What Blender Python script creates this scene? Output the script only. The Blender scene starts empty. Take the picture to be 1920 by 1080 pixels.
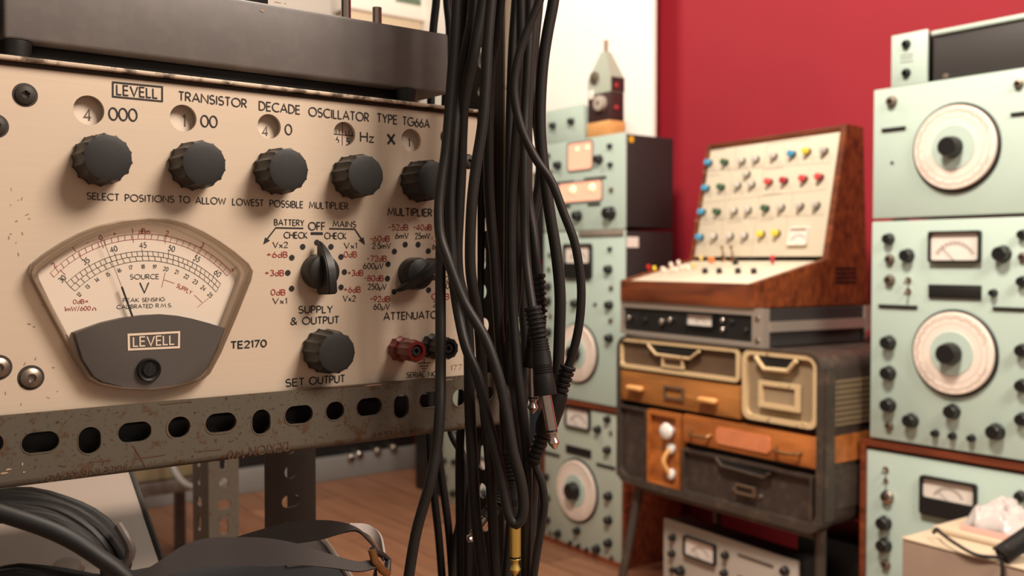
import bpy, bmesh, math, random
from mathutils import Vector, Matrix, noise
random.seed(7)
C = bpy.context.scene.collection
R = math.radians
# ---------------------------------------------------------------- camera, world, lights, exposure
HCAM = 0.97
FPX = 1820.0
PITCH = math.atan(51.0 / FPX)
cam_d = bpy.data.cameras.new('camera')
cam_d.sensor_width = 36.0
cam_d.lens = 36.0 * FPX / 1920.0
cam_d.clip_start = 0.02
cam_d.dof.use_dof = True
cam_d.dof.focus_distance = 0.55
cam_d.dof.aperture_fstop = 11.0
cam = bpy.data.objects.new('camera', cam_d)
cam.location = (0, 0, HCAM)
cam.rotation_euler = (math.pi / 2 - PITCH, 0, 0)
C.objects.link(cam)
sc = bpy.context.scene
sc.camera = cam
sc.view_settings.view_transform = 'Standard'
sc.view_settings.look = 'None'
sc.view_settings.gamma = 1.0
sc.view_settings.use_curve_mapping = False
sc.view_settings.exposure = 0.0
world = bpy.data.worlds.new('room_ambient')
sc.world = world
world.use_nodes = True
wb = world.node_tree.nodes['Background']
wb.inputs[0].default_value = (1.0, 0.80, 0.64, 1)
wb.inputs[1].default_value = 0.25


def lamp(name, loc, aim, energy, sx, sy, col):
    d = bpy.data.lights.new(name, 'AREA')
    d.shape = 'RECTANGLE'
    d.size, d.size_y, d.energy, d.color = sx, sy, energy, col
    o = bpy.data.objects.new(name, d)
    o.location = loc
    o.rotation_euler = (Vector(aim) - Vector(loc)).to_track_quat('-Z', 'Y').to_euler()
    C.objects.link(o)
    return o


lamp('ceiling_lamp_over_racks', (-0.1, 1.0, 2.75), (0.6, 2.3, 0.7), 84, 0.5, 0.35, (1.0, 0.87, 0.74))
lamp('ceiling_lamp_behind_camera', (1.35, -0.1, 2.45), (-0.1, 0.5, 0.95), 72, 0.9, 0.7, (1.0, 0.86, 0.73))
lamp('ceiling_lamp_by_white_panel', (-0.75, 3.0, 2.75), (-0.1, 3.7, 1.5), 20, 0.6, 0.4, (1.0, 0.88, 0.74))
# ---------------------------------------------------------------- geometry of the view, used to survey real positions
RGT = Vector((1, 0, 0))
FWD = Vector((0, math.cos(PITCH), -math.sin(PITCH)))
UPV = Vector((0, math.sin(PITCH), math.cos(PITCH)))
CAMP = Vector((0, 0, HCAM))


def ray(px, py):
    return FWD + RGT * ((px - 960.0) / FPX) - UPV * ((py - 540.0) / FPX)


def W(px, py, Y):
    d = ray(px, py)
    return CAMP + d * (Y / d.y)


def link(o):
    C.objects.link(o)
    return o


def thing(name, label, cat, loc, deg=0.0, group=None):
    o = bpy.data.objects.new(name, None)
    o.empty_display_size = 0.02
    o.location = loc
    o.rotation_euler = (0, 0, R(deg))
    o['label'] = label
    o['category'] = cat
    if group:
        o['group'] = group
    return link(o)


def tag(o, label, cat, group=None):
    o['label'] = label
    o['category'] = cat
    if group:
        o['group'] = group
    return o


def struct(o):
    o['kind'] = 'structure'
    return o


class Face:
    """a plane of a thing: local x right, z up, outward is -y"""
    def __init__(s, th, M=None):
        s.th = th
        s.M = M or Matrix.Identity(4)
        W0 = Matrix.Translation(th.location) @ Matrix.Rotation(th.rotation_euler.z, 4, 'Z')
        s.W = W0 @ s.M
        s.I = s.W.inverted()

    def uvY(s, px, py, d=0.0):
        o = s.I @ CAMP
        v = s.I.to_3x3() @ ray(px, py)
        t = (d - o.y) / v.y
        p = o + v * t
        return p.x, p.z, (CAMP + ray(px, py) * t).y

    def uv(s, px, py, d=0.0):
        a = s.uvY(px, py, d)
        return a[0], a[1]

    def m(s, px, py, n):
        """length of n picture units at that point of the plane, in metres"""
        return n * s.uvY(px, py)[2] / FPX

    def rect(s, x0, y0, x1, y1, x2=None, y2=None, x3=None, y3=None):
        """local rect from corners TL, TR, BR, BL (or TL, BR)"""
        if x2 is None:
            a, b = s.uv(x0, y0), s.uv(x1, y1)
            return a[0], b[0], b[1], a[1]
        p = [s.uv(x0, y0), s.uv(x1, y1), s.uv(x2, y2), s.uv(x3, y3)]
        return ((p[0][0] + p[3][0]) / 2, (p[1][0] + p[2][0]) / 2, (p[2][1] + p[3][1]) / 2, (p[0][1] + p[1][1]) / 2)

    def put(s, mesh, name, u, v, out=0.0, parent=None, roll=0.0):
        o = bpy.data.objects.new(name, mesh)
        o.parent = parent or s.th
        Ml = s.M @ Matrix.Translation((u, -out, v)) @ Matrix.Rotation(roll, 4, 'Y')
        if parent is not None and parent is not s.th:
            Ml = parent.matrix_local.inverted() @ Ml
        o.matrix_local = Ml
        return link(o)


# ---------------------------------------------------------------- mesh builder
class MB:
    def __init__(s):
        s.bm = bmesh.new()
        s.mi = 0

    def _new(s, faces):
        for f in faces:
            f.material_index = s.mi
            f.smooth = True

    def box(s, x0, x1, y0, y1, z0, z1, bev=0.0, seg=2, M=None):
        vs = [s.bm.verts.new(p) for p in ((x0, y0, z0), (x1, y0, z0), (x1, y1, z0), (x0, y1, z0), (x0, y0, z1), (x1, y0, z1), (x1, y1, z1), (x0, y1, z1))]
        fs = [s.bm.faces.new([vs[i] for i in q]) for q in ((0, 3, 2, 1), (4, 5, 6, 7), (0, 1, 5, 4), (1, 2, 6, 5), (2, 3, 7, 6), (3, 0, 4, 7))]
        if M is not None:
            bmesh.ops.transform(s.bm, matrix=M, verts=vs)
        s._new(fs)
        if bev > 0:
            es = list({e for f in fs for e in f.edges})
            r = bmesh.ops.bevel(s.bm, geom=es, offset=bev, segments=seg, affect='EDGES', profile=0.5)
            s._new(r['faces'])
        return s

    def prism(s, poly, y0, y1, bev=0.0, M=None):
        """polygon in x,z (counter-clockwise seen from the front, -y) between y0 (front) and y1"""
        a = sum(poly[i][0] * poly[(i + 1) % len(poly)][1] - poly[(i + 1) % len(poly)][0] * poly[i][1] for i in range(len(poly)))
        if a < 0:
            poly = poly[::-1]
        f = [s.bm.verts.new((x, y0, z)) for x, z in poly]
        b = [s.bm.verts.new((x, y1, z)) for x, z in poly]
        n = len(poly)
        fs = [s.bm.faces.new(f), s.bm.faces.new(b[::-1])]
        front = fs[0]
        for i in range(n):
            j = (i + 1) % n
            fs.append(s.bm.faces.new([f[j], f[i], b[i], b[j]]))
        if M is not None:
            bmesh.ops.transform(s.bm, matrix=M, verts=f + b)
        s._new(fs)
        if bev > 0:
            r = bmesh.ops.bevel(s.bm, geom=list(front.edges), offset=bev, segments=2, affect='EDGES', profile=0.5)
            s._new(r['faces'])
        return s

    def ring(s, outer, inner, y0, y1):
        """flat frame between two outlines of equal point count, front y0, back y1"""
        n = len(outer)
        A = [[s.bm.verts.new((p[0], y, p[1])) for p in o] for o, y in ((outer, y0), (inner, y0), (outer, y1), (inner, y1))]
        fs = []
        for i in range(n):
            j = (i + 1) % n
            fs.append(s.bm.faces.new([A[0][i], A[0][j], A[1][j], A[1][i]]))
            fs.append(s.bm.faces.new([A[0][j], A[0][i], A[2][i], A[2][j]]))
            fs.append(s.bm.faces.new([A[1][i], A[1][j], A[3][j], A[3][i]]))
        s._new(fs)
        bmesh.ops.recalc_face_normals(s.bm, faces=fs)
        return s

    def lathe(s, prof, x=0.0, y=0.0, z=0.0, seg=24, flutes=0, depth=0.0, M=None):
        """profile (radius, outward) about an axis pointing out of the plane (-y)"""
        rows = []
        new = []
        for k, pr in enumerate(prof):
            r, h = pr[0], pr[1]
            fl = pr[2] if len(pr) > 2 else 1.0
            if r <= 1e-7:
                v = s.bm.verts.new((x, y - h, z))
                rows.append([v])
                new.append(v)
                continue
            row = []
            for i in range(seg):
                a = 2 * math.pi * i / seg
                rr = r
                if flutes:
                    rr = r * (1 - fl * depth * abs(math.cos(a * flutes / 2)) ** 0.8)
                v = s.bm.verts.new((x + rr * math.cos(a), y - h, z + rr * math.sin(a)))
                row.append(v)
            rows.append(row)
            new += row
        fs = []
        for a, b in zip(rows, rows[1:]):
            for i in range(seg):
                j = (i + 1) % seg
                if len(a) == 1 and len(b) == 1:
                    continue
                if len(a) == 1:
                    fs.append(s.bm.faces.new([a[0], b[j], b[i]]))
                elif len(b) == 1:
                    fs.append(s.bm.faces.new([a[i], a[j], b[0]]))
                else:
                    fs.append(s.bm.faces.new([a[i], a[j], b[j], b[i]]))
        if M is not None:
            bmesh.ops.transform(s.bm, matrix=M, verts=new)
        s._new(fs)
        return s

    def tube(s, pts, r, seg=10, cap=True, closed=False):
        pts = [Vector(p) for p in pts]
        n = len(pts)
        rad = r if isinstance(r, (list, tuple)) else [r] * n
        up = None
        rows = []
        for i, p in enumerate(pts):
            if closed:
                t = pts[(i + 1) % n] - pts[i - 1]
            else:
                t = pts[min(i + 1, n - 1)] - pts[max(i - 1, 0)]
            t.normalize()
            if up is None:
                up = Vector((0, 0, 1)) if abs(t.z) < 0.9 else Vector((1, 0, 0))
            a = up - t * up.dot(t)
            if a.length < 1e-6:
                a = t.orthogonal()
            a.normalize()
            up = a
            b = t.cross(a)
            rows.append([s.bm.verts.new(p + (a * math.cos(2 * math.pi * k / seg) + b * math.sin(2 * math.pi * k / seg)) * rad[i]) for k in range(seg)])
        fs = []
        for i in range(n if closed else n - 1):
            A, B = rows[i], rows[(i + 1) % n]
            for k in range(seg):
                j = (k + 1) % seg
                fs.append(s.bm.faces.new([A[k], A[j], B[j], B[k]]))
        if cap and not closed:
            fs.append(s.bm.faces.new(rows[0][::-1]))
            fs.append(s.bm.faces.new(rows[-1]))
        s._new(fs)
        bmesh.ops.recalc_face_normals(s.bm, faces=fs)
        return s

    def ribbon(s, pts, sides, thick):
        """webbing: centre line, half-width vectors, thickness"""
        n = len(pts)
        rows = []
        for i, p in enumerate(pts):
            p = Vector(p)
            w = Vector(sides[i])
            t = Vector(pts[min(i + 1, n - 1)]) - Vector(pts[max(i - 1, 0)])
            nn = t.cross(w)
            nn.normalize()
            nn *= thick / 2
            rows.append([s.bm.verts.new(q) for q in (p - w + nn, p + w + nn, p + w - nn, p - w - nn)])
        fs = []
        for A, B in zip(rows, rows[1:]):
            for k in range(4):
                j = (k + 1) % 4
                fs.append(s.bm.faces.new([A[k], A[j], B[j], B[k]]))
        fs.append(s.bm.faces.new(rows[0][::-1]))
        fs.append(s.bm.faces.new(rows[-1]))
        s._new(fs)
        bmesh.ops.recalc_face_normals(s.bm, faces=fs)
        return s

    def flat(s, poly, y):
        """printed patch, polygon in x,z facing -y"""
        a = sum(poly[i][0] * poly[(i + 1) % len(poly)][1] - poly[(i + 1) % len(poly)][0] * poly[i][1] for i in range(len(poly)))
        if a < 0:
            poly = poly[::-1]
        f = s.bm.faces.new([s.bm.verts.new((x, y, z)) for x, z in poly])
        s._new([f])
        f.smooth = False
        return s

    def stroke(s, pts, w, y, closed=False):
        """printed line of width w along points in x,z"""
        q = [Vector(pts[0])]
        for p in pts[1:]:
            if (Vector(p) - q[-1]).length > 1e-8:
                q.append(Vector(p))
        if closed and len(q) > 2 and (q[0] - q[-1]).length < 1e-8:
            q.pop()
        pts = q
        n = len(pts)
        if n < 2:
            return s
        L, Rr = [], []
        for i in range(n):
            p = Vector(pts[i])
            a = (Vector(pts[i]) - Vector(pts[i - 1])) if (i > 0 or closed) else None
            b = (Vector(pts[(i + 1) % n]) - Vector(pts[i])) if (i < n - 1 or closed) else None
            if a is not None and a.length < 1e-9:
                a = None
            if b is not None and b.length < 1e-9:
                b = None
            d = Vector((0, 0))
            for q in (a, b):
                if q is not None:
                    d += q.normalized()
            if d.length < 1e-6:
                d = (a or b).copy()
            d.normalize()
            nrm = Vector((-d.y, d.x))
            k = 1.0
            if a is not None and b is not None:
                an = a.normalized()
                k = min(1.8, 1 / max(0.3, abs(nrm.dot(Vector((-an.y, an.x))))))
            L.append(p + nrm * w / 2 * k)
            Rr.append(p - nrm * w / 2 * k)
        vl = [s.bm.verts.new((p.x, y, p.y)) for p in L]
        vr = [s.bm.verts.new((p.x, y, p.y)) for p in Rr]
        fs = []
        for i in range(n if closed else n - 1):
            j = (i + 1) % n
            fs.append(s.bm.faces.new([vr[i], vr[j], vl[j], vl[i]]))
        for f in fs:
            f.material_index = s.mi
            f.smooth = False
        return s

    def disc(s, u, v, r, y, seg=20, rz=None):
        return s.flat([(u + r * math.cos(2 * math.pi * i / seg), v + (rz or r) * math.sin(2 * math.pi * i / seg)) for i in range(seg)], y)

    def holes(s, outline, holes, y0, y1):
        """plate with holes: outline and holes as point lists in x,z"""
        cu = bpy.data.curves.new('tmp', 'CURVE')
        cu.dimensions = '2D'
        cu.fill_mode = 'BOTH'
        cu.extrude = (y1 - y0) / 2
        for poly in [outline] + list(holes):
            sp = cu.splines.new('POLY')
            sp.points.add(len(poly) - 1)
            for i, (x, z) in enumerate(poly):
                sp.points[i].co = (x, z, 0, 1)
            sp.use_cyclic_u = True
        ob = bpy.data.objects.new('tmp', cu)
        C.objects.link(ob)
        bpy.context.view_layer.update()
        me = bpy.data.meshes.new_from_object(ob.evaluated_get(bpy.context.evaluated_depsgraph_get()))
        n0 = len(s.bm.verts)
        s.bm.faces.ensure_lookup_table()
        nf = len(s.bm.faces)
        s.bm.from_mesh(me)
        s.bm.verts.ensure_lookup_table()
        s.bm.faces.ensure_lookup_table()
        mid = (y0 + y1) / 2
        for v in s.bm.verts[n0:]:
            x, y, z = v.co
            v.co = (x, mid - z, y)
        fs = s.bm.faces[nf:]
        for f in fs:
            f.material_index = s.mi
            f.smooth = True
        bmesh.ops.recalc_face_normals(s.bm, faces=fs)
        bpy.data.objects.remove(ob)
        bpy.data.curves.remove(cu)
        bpy.data.meshes.remove(me)
        return s

    def mat(s, i):
        s.mi = i
        return s

    def mesh(s, name, mats, angle=32):
        me = bpy.data.meshes.new(name)
        s.bm.to_mesh(me)
        s.bm.free()
        for m in (mats if isinstance(mats, (list, tuple)) else [mats]):
            me.materials.append(m)
        me.set_sharp_from_angle(angle=R(angle))
        return me

    def build(s, name, mats, parent=None, M=None, angle=32):
        o = bpy.data.objects.new(name, s.mesh(name, mats, angle))
        if parent is not None:
            o.parent = parent
        if M is not None:
            o.matrix_local = M
        return link(o)


def catmull(pts, step=0.006):
    """smooth curve through the points (centripetal, so uneven spacing does not overshoot)"""
    pts = [Vector(p) for p in pts]
    P = [pts[0] * 2 - pts[1]] + pts + [pts[-1] * 2 - pts[-2]]
    out = []
    for i in range(1, len(P) - 2):
        a, b, c, d = P[i - 1:i + 3]
        t0 = 0.0
        t1 = t0 + max(1e-6, (b - a).length ** .5)
        t2 = t1 + max(1e-6, (c - b).length ** .5)
        t3 = t2 + max(1e-6, (d - c).length ** .5)
        n = max(2, int((c - b).length / step))
        for k in range(n):
            t = t1 + (t2 - t1) * k / n
            A1 = a * ((t1 - t) / (t1 - t0)) + b * ((t - t0) / (t1 - t0))
            A2 = b * ((t2 - t) / (t2 - t1)) + c * ((t - t1) / (t2 - t1))
            A3 = c * ((t3 - t) / (t3 - t2)) + d * ((t - t2) / (t3 - t2))
            B1 = A1 * ((t2 - t) / (t2 - t0)) + A2 * ((t - t0) / (t2 - t0))
            B2 = A2 * ((t3 - t) / (t3 - t1)) + A3 * ((t - t1) / (t3 - t1))
            out.append(B1 * ((t2 - t) / (t2 - t1)) + B2 * ((t - t1) / (t2 - t1)))
    out.append(pts[-1])
    return out


def rrect(x0, x1, z0, z1, r, n=5):
    r = min(r, (x1 - x0) / 2 - 1e-5, (z1 - z0) / 2 - 1e-5)
    out = []
    for cx, cz, a in ((x1 - r, z1 - r, 0), (x0 + r, z1 - r, 90), (x0 + r, z0 + r, 180), (x1 - r, z0 + r, 270)):
        for k in range(n + 1):
            t = R(a + 90 * k / n)
            out.append((cx + r * math.cos(t), cz + r * math.sin(t)))
    return out


def circ(u, v, r, n=28):
    return [(u + r * math.cos(2 * math.pi * i / n), v + r * math.sin(2 * math.pi * i / n)) for i in range(n)]


# ---------------------------------------------------------------- materials
def srgb(r, g, b):
    return tuple(((c / 255.0) / 12.92 if c <= 10 else ((c / 255.0 + 0.055) / 1.055) ** 2.4) for c in (r, g, b)) + (1,)


def mat(name, rgb, rough=0.5, metal=0.0, noise_amt=0.0, noise_scale=40, bump=0.0, spec=0.5, coat=0.0, emit=None, estr=0.0, stretch=None):
    m = bpy.data.materials.new(name)
    m.use_nodes = True
    nt = m.node_tree
    b = nt.nodes['Principled BSDF']
    b.inputs['Base Color'].default_value = rgb
    b.inputs['Roughness'].default_value = rough
    b.inputs['Metallic'].default_value = metal
    b.inputs['Specular IOR Level'].default_value = spec
    b.inputs['Coat Weight'].default_value = coat
    if emit:
        b.inputs['Emission Color'].default_value = emit
        b.inputs['Emission Strength'].default_value = estr
    if noise_amt or bump:
        tc = nt.nodes.new('ShaderNodeTexCoord')
        mp = nt.nodes.new('ShaderNodeMapping')
        if stretch:
            mp.inputs['Scale'].default_value = stretch
        nz = nt.nodes.new('ShaderNodeTexNoise')
        nz.inputs['Scale'].default_value = noise_scale
        nz.inputs['Detail'].default_value = 5
        nt.links.new(tc.outputs['Object'], mp.inputs[0])
        nt.links.new(mp.outputs[0], nz.inputs['Vector'])
        if noise_amt:
            rmp = nt.nodes.new('ShaderNodeValToRGB')
            rmp.color_ramp.elements[0].position = 0.3
            rmp.color_ramp.elements[1].position = 0.7
            rmp.color_ramp.elements[0].color = tuple(c * (1 - noise_amt) for c in rgb[:3]) + (1,)
            rmp.color_ramp.elements[1].color = tuple(min(1, c * (1 + noise_amt)) for c in rgb[:3]) + (1,)
            nt.links.new(nz.outputs['Fac'], rmp.inputs[0])
            nt.links.new(rmp.outputs[0], b.inputs['Base Color'])
        if bump:
            bp = nt.nodes.new('ShaderNodeBump')
            bp.inputs['Strength'].default_value = bump
            bp.inputs['Distance'].default_value = 0.001
            nt.links.new(nz.outputs['Fac'], bp.inputs['Height'])
            nt.links.new(bp.outputs[0], b.inputs['Normal'])
    return m


def spotted(name, base, spot, scale, lo, hi, rough=0.6, metal=0.0, fine=None):
    """painted metal with patches of wear or rust of their own shape"""
    m = mat(name, base, rough, metal)
    nt = m.node_tree
    b = nt.nodes['Principled BSDF']
    tc = nt.nodes.new('ShaderNodeTexCoord')
    nz = nt.nodes.new('ShaderNodeTexNoise')
    nz.inputs['Scale'].default_value = scale
    nz.inputs['Detail'].default_value = 8
    nz.inputs['Roughness'].default_value = 0.65
    nt.links.new(tc.outputs['Object'], nz.inputs['Vector'])
    rmp = nt.nodes.new('ShaderNodeValToRGB')
    rmp.color_ramp.elements[0].position = lo
    rmp.color_ramp.elements[1].position = hi
    rmp.color_ramp.elements[0].color = base
    rmp.color_ramp.elements[1].color = spot
    nt.links.new(nz.outputs['Fac'], rmp.inputs[0])
    out = rmp.outputs[0]
    if fine:
        n2 = nt.nodes.new('ShaderNodeTexNoise')
        n2.inputs['Scale'].default_value = scale * 4.5
        n2.inputs['Detail'].default_value = 4
        nt.links.new(tc.outputs['Object'], n2.inputs['Vector'])
        r2 = nt.nodes.new('ShaderNodeValToRGB')
        r2.color_ramp.elements[0].position = 0.60
        r2.color_ramp.elements[1].position = 0.70
        nt.links.new(n2.outputs['Fac'], r2.inputs[0])
        mx = nt.nodes.new('ShaderNodeMix')
        mx.data_type = 'RGBA'
        nt.links.new(r2.outputs[0], mx.inputs[0])
        nt.links.new(out, mx.inputs[6])
        mx.inputs[7].default_value = fine
        out = mx.outputs[2]
    nt.links.new(out, b.inputs['Base Color'])
    return m


def wood(name, dark, light, scale=(3, 40, 40), rough=0.45, dist=4.0):
    m = mat(name, light, rough)
    nt = m.node_tree
    b = nt.nodes['Principled BSDF']
    tc = nt.nodes.new('ShaderNodeTexCoord')
    mp = nt.nodes.new('ShaderNodeMapping')
    mp.inputs['Scale'].default_value = scale
    nz = nt.nodes.new('ShaderNodeTexNoise')
    nz.inputs['Scale'].default_value = 1.0
    nz.inputs['Detail'].default_value = 6
    nz.inputs['Distortion'].default_value = 0.6
    rmp = nt.nodes.new('ShaderNodeValToRGB')
    rmp.color_ramp.elements[0].position = 0.32
    rmp.color_ramp.elements[1].position = 0.68
    rmp.color_ramp.elements[0].color = dark
    rmp.color_ramp.elements[1].color = light
    nt.links.new(tc.outputs['Object'], mp.inputs[0])
    nt.links.new(mp.outputs[0], nz.inputs['Vector'])
    nt.links.new(nz.outputs['Fac'], rmp.inputs[0])
    nt.links.new(rmp.outputs[0], b.inputs['Base Color'])
    return m


X = {}
X['green'] = mat('pale_green_panel_paint', srgb(181, 200, 189), 0.42, noise_amt=0.03, noise_scale=6)
X['green2'] = mat('grey_green_panel_paint', srgb(172, 180, 166), 0.45, noise_amt=0.03, noise_scale=6)
X['blackcase'] = mat('black_crackle_case', srgb(38, 33, 33), 0.55, bump=0.2, noise_scale=300)
X['knob'] = mat('black_bakelite', srgb(24, 23, 23), 0.35, bump=0.0)
X['knobm'] = mat('matt_black_knob', srgb(27, 25, 24), 0.5, noise_amt=0.12, noise_scale=200)
X['black'] = mat('black_paint', srgb(20, 19, 19), 0.5)
X['ink'] = mat('black_lettering_ink', srgb(26, 24, 24), 0.6)
X['redink'] = mat('red_lettering_ink', srgb(150, 36, 30), 0.6)
X['greyink'] = mat('grey_lettering_ink', srgb(105, 95, 86), 0.6)
X['whiteink'] = mat('cream_lettering_ink', srgb(226, 205, 180), 0.6)
X['cream'] = mat('cream_dial_card', srgb(226, 210, 192), 0.6)
X['white'] = mat('white_card', srgb(238, 228, 218), 0.6)
X['dialw'] = mat('ivory_dial_plate', srgb(234, 218, 205), 0.45)
X['chrome'] = mat('chrome', srgb(190, 180, 172), 0.18, 1.0)
X['nickel'] = mat('dark_nickel', srgb(214, 200, 190), 0.2, 1.0)
X['steel'] = mat('dull_steel', srgb(150, 138, 126), 0.4, 0.9)
X['gold'] = mat('gold_plating', srgb(244, 208, 112), 0.3, 0.8)
X['brass'] = mat('brass', srgb(150, 110, 70), 0.35, 0.8)
X['rubber'] = mat('black_rubber', srgb(36, 33, 31), 0.5, noise_amt=0.10, noise_scale=90, spec=0.32)
X['rubber2'] = mat('dull_black_cable_rubber', srgb(22, 20, 20), 0.55, noise_amt=0.10, noise_scale=90, spec=0.35)
X['boot'] = mat('black_moulded_plastic', srgb(24, 22, 21), 0.5, spec=0.35)
X['panel'] = mat('brushed_aluminium_panel', srgb(216, 196, 174), 0.42, 0.3, noise_amt=0.02, noise_scale=12, stretch=(1.5, 1, 60))
X['panel_e'] = mat('engraved_mark', srgb(150, 126, 104), 0.5)
X['casegrey'] = spotted('grey_hammered_case_paint', srgb(104, 97, 94), srgb(112, 105, 101), 90, 0.45, 0.7, 0.5)
X['chip'] = mat('chipped_bare_metal', srgb(176, 140, 116), 0.5)
X['dexion'] = spotted('rusty_grey_angle_paint', srgb(88, 80, 68), srgb(80, 56, 36), 110, 0.56, 0.64, 0.55, 0.15, fine=srgb(62, 46, 34))
X['dexiond'] = spotted('dark_grey_angle_paint', srgb(54, 48, 41), srgb(44, 35, 28), 60, 0.55, 0.7, 0.6, 0.1)
X['wear'] = spotted('worn_white_edge_paint', srgb(96, 80, 66), srgb(206, 186, 164), 70, 0.42, 0.52, 0.55, 0.1)
X['wear2'] = spotted('worn_upright_edge', srgb(150, 134, 114), srgb(92, 66, 44), 70, 0.56, 0.66, 0.55, 0.1)
X['rust'] = mat('rust_stain', srgb(88, 62, 42), 0.7)
X['rustring'] = mat('rust_bloom', srgb(90, 73, 55), 0.7)
X['pink'] = mat('pale_pink_print', srgb(232, 186, 176), 0.5)
X['emboss'] = mat('stamped_letter_rust', srgb(78, 50, 30), 0.7)
X['plasticrim'] = mat('aged_clear_plastic', srgb(150, 132, 112), 0.15, 0.0, coat=0.6, noise_amt=0.25, noise_scale=18)
X['metercover'] = mat('dark_grey_meter_cover', srgb(78, 70, 66), 0.5)
X['redpost'] = mat('red_bakelite', srgb(104, 34, 30), 0.3)
X['redwall'] = mat('red_wall_paint', srgb(154, 25, 41), 0.7, noise_amt=0.04, noise_scale=3)
X['wallwhite'] = mat('white_wall_paint', srgb(232, 224, 214), 0.8)
X['board'] = mat('white_panel_cloth', srgb(250, 246, 238), 0.75)
X['teak'] = wood('teak_veneer', srgb(80, 36, 17), srgb(136, 70, 34), (4, 60, 34))
X['teakd'] = wood('mahogany_case_veneer', srgb(84, 36, 20), srgb(132, 66, 38), (4, 50, 40))
X['drawerw'] = wood('varnished_drawer_wood', srgb(136, 86, 40), srgb(176, 116, 58), (5, 60, 40))
X['drawero'] = wood('orange_drawer_wood', srgb(142, 80, 34), srgb(184, 110, 52), (5, 60, 40))
X['blockw'] = wood('pale_pine', srgb(206, 148, 88), srgb(224, 170, 108), (10, 60, 60))
X['creamframe'] = spotted('chipped_cream_enamel', srgb(206, 180, 138), srgb(120, 96, 66), 45, 0.60, 0.68, 0.5)
X['creampanel'] = mat('dull_cream_sheet', srgb(150, 130, 102), 0.55, noise_amt=0.1, noise_scale=10)
X['brownmesh'] = mat('brown_sheet_metal', srgb(92, 72, 54), 0.55, noise_amt=0.15, noise_scale=14)
X['darkmetal'] = spotted('dark_brown_steel', srgb(64, 54, 48), srgb(88, 74, 64), 30, 0.5, 0.7, 0.5, 0.2)
X['framemetal'] = spotted('worn_steel_frame', srgb(72, 63, 56), srgb(104, 88, 74), 30, 0.52, 0.7, 0.45, 0.3)
X['copper'] = mat('orange_plate_enamel', srgb(206, 126, 84), 0.5, noise_amt=0.1, noise_scale=40)
X['porcelain'] = mat('white_porcelain', srgb(226, 222, 216), 0.2)
X['alu'] = mat('aluminium_trim', srgb(176, 164, 152), 0.35, 0.5)
X['synthw'] = mat('cream_synthesizer_panel', srgb(214, 202, 180), 0.5)
X['line'] = mat('grey_print_line', srgb(160, 146, 128), 0.6)
for n, c in (('blue', (70, 150, 190)), ('dgreen', (60, 92, 66)), ('grey', (196, 190, 180)), ('yellow', (232, 206, 70)), ('red', (214, 76, 76)), ('dred', (170, 50, 60)), ('orange', (226, 130, 60)), ('pinred', (214, 40, 36)), ('pinwhite', (232, 220, 208)), ('pincream', (226, 196, 120))):
    X['c_' + n] = mat(n + '_knob_cap', srgb(*c), 0.35)
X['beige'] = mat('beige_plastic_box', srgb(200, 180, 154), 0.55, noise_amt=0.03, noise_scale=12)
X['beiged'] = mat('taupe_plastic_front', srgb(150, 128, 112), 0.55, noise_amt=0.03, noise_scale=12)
X['cyan'] = mat('light_blue_card', srgb(96, 190, 220), 0.5)
X['navy'] = mat('navy_blue_board', srgb(24, 29, 38), 0.5)
X['strap'] = mat('brown_black_webbing', srgb(42, 34, 32), 0.75, noise_amt=0.15, noise_scale=6, stretch=(260, 260, 4))
X['straplite'] = mat('pale_webbing_lining', srgb(150, 138, 132), 0.75, noise_amt=0.1, noise_scale=200)
X['silverpanel'] = mat('satin_silver_panel', srgb(150, 134, 122), 0.4, 0.2, noise_amt=0.05, noise_scale=10)
X['khaki'] = mat('khaki_metal', srgb(110, 98, 74), 0.55, noise_amt=0.08, noise_scale=10)
X['greyplinth'] = mat('grey_plinth', srgb(120, 116, 112), 0.5)
X['lit'] = mat('lit_dial_window', srgb(225, 165, 140), 0.5, emit=(1.0, 0.46, 0.30, 1), estr=0.62)
X['bulb'] = mat('lit_bulb', srgb(255, 220, 170), 0.5, emit=(1.0, 0.70, 0.42, 1), estr=0.9)
X['sleeve'] = mat('grey_rubber_sleeve', srgb(76, 68, 63), 0.45)
X['leather'] = mat('dark_grey_sheet', srgb(92, 80, 72), 0.5, noise_amt=0.12, noise_scale=20)
X['grey'] = mat('light_grey_panel', srgb(176, 166, 154), 0.5)
X['leatherette'] = mat('black_leatherette', srgb(48, 45, 44), 0.6, bump=0.3, noise_scale=400)
X['purple'] = mat('dark_maroon_case', srgb(58, 34, 34), 0.5)
X['yellowsticker'] = mat('yellow_sticker', srgb(216, 166, 40), 0.5)


def glassmat(name, tint=(1, 1, 1, 1), gloss=0.05, rough=0.03):
    m = bpy.data.materials.new(name)
    m.use_nodes = True
    nt = m.node_tree
    nt.nodes.remove(nt.nodes['Principled BSDF'])
    out = nt.nodes['Material Output']
    t = nt.nodes.new('ShaderNodeBsdfTransparent')
    t.inputs[0].default_value = tint
    g = nt.nodes.new('ShaderNodeBsdfGlossy')
    g.inputs['Roughness'].default_value = rough
    mx = nt.nodes.new('ShaderNodeMixShader')
    mx.inputs[0].default_value = gloss
    nt.links.new(t.outputs[0], mx.inputs[1])
    nt.links.new(g.outputs[0], mx.inputs[2])
    nt.links.new(mx.outputs[0], out.inputs[0])
    return m


X['glass'] = glassmat('clear_meter_glass')


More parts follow.
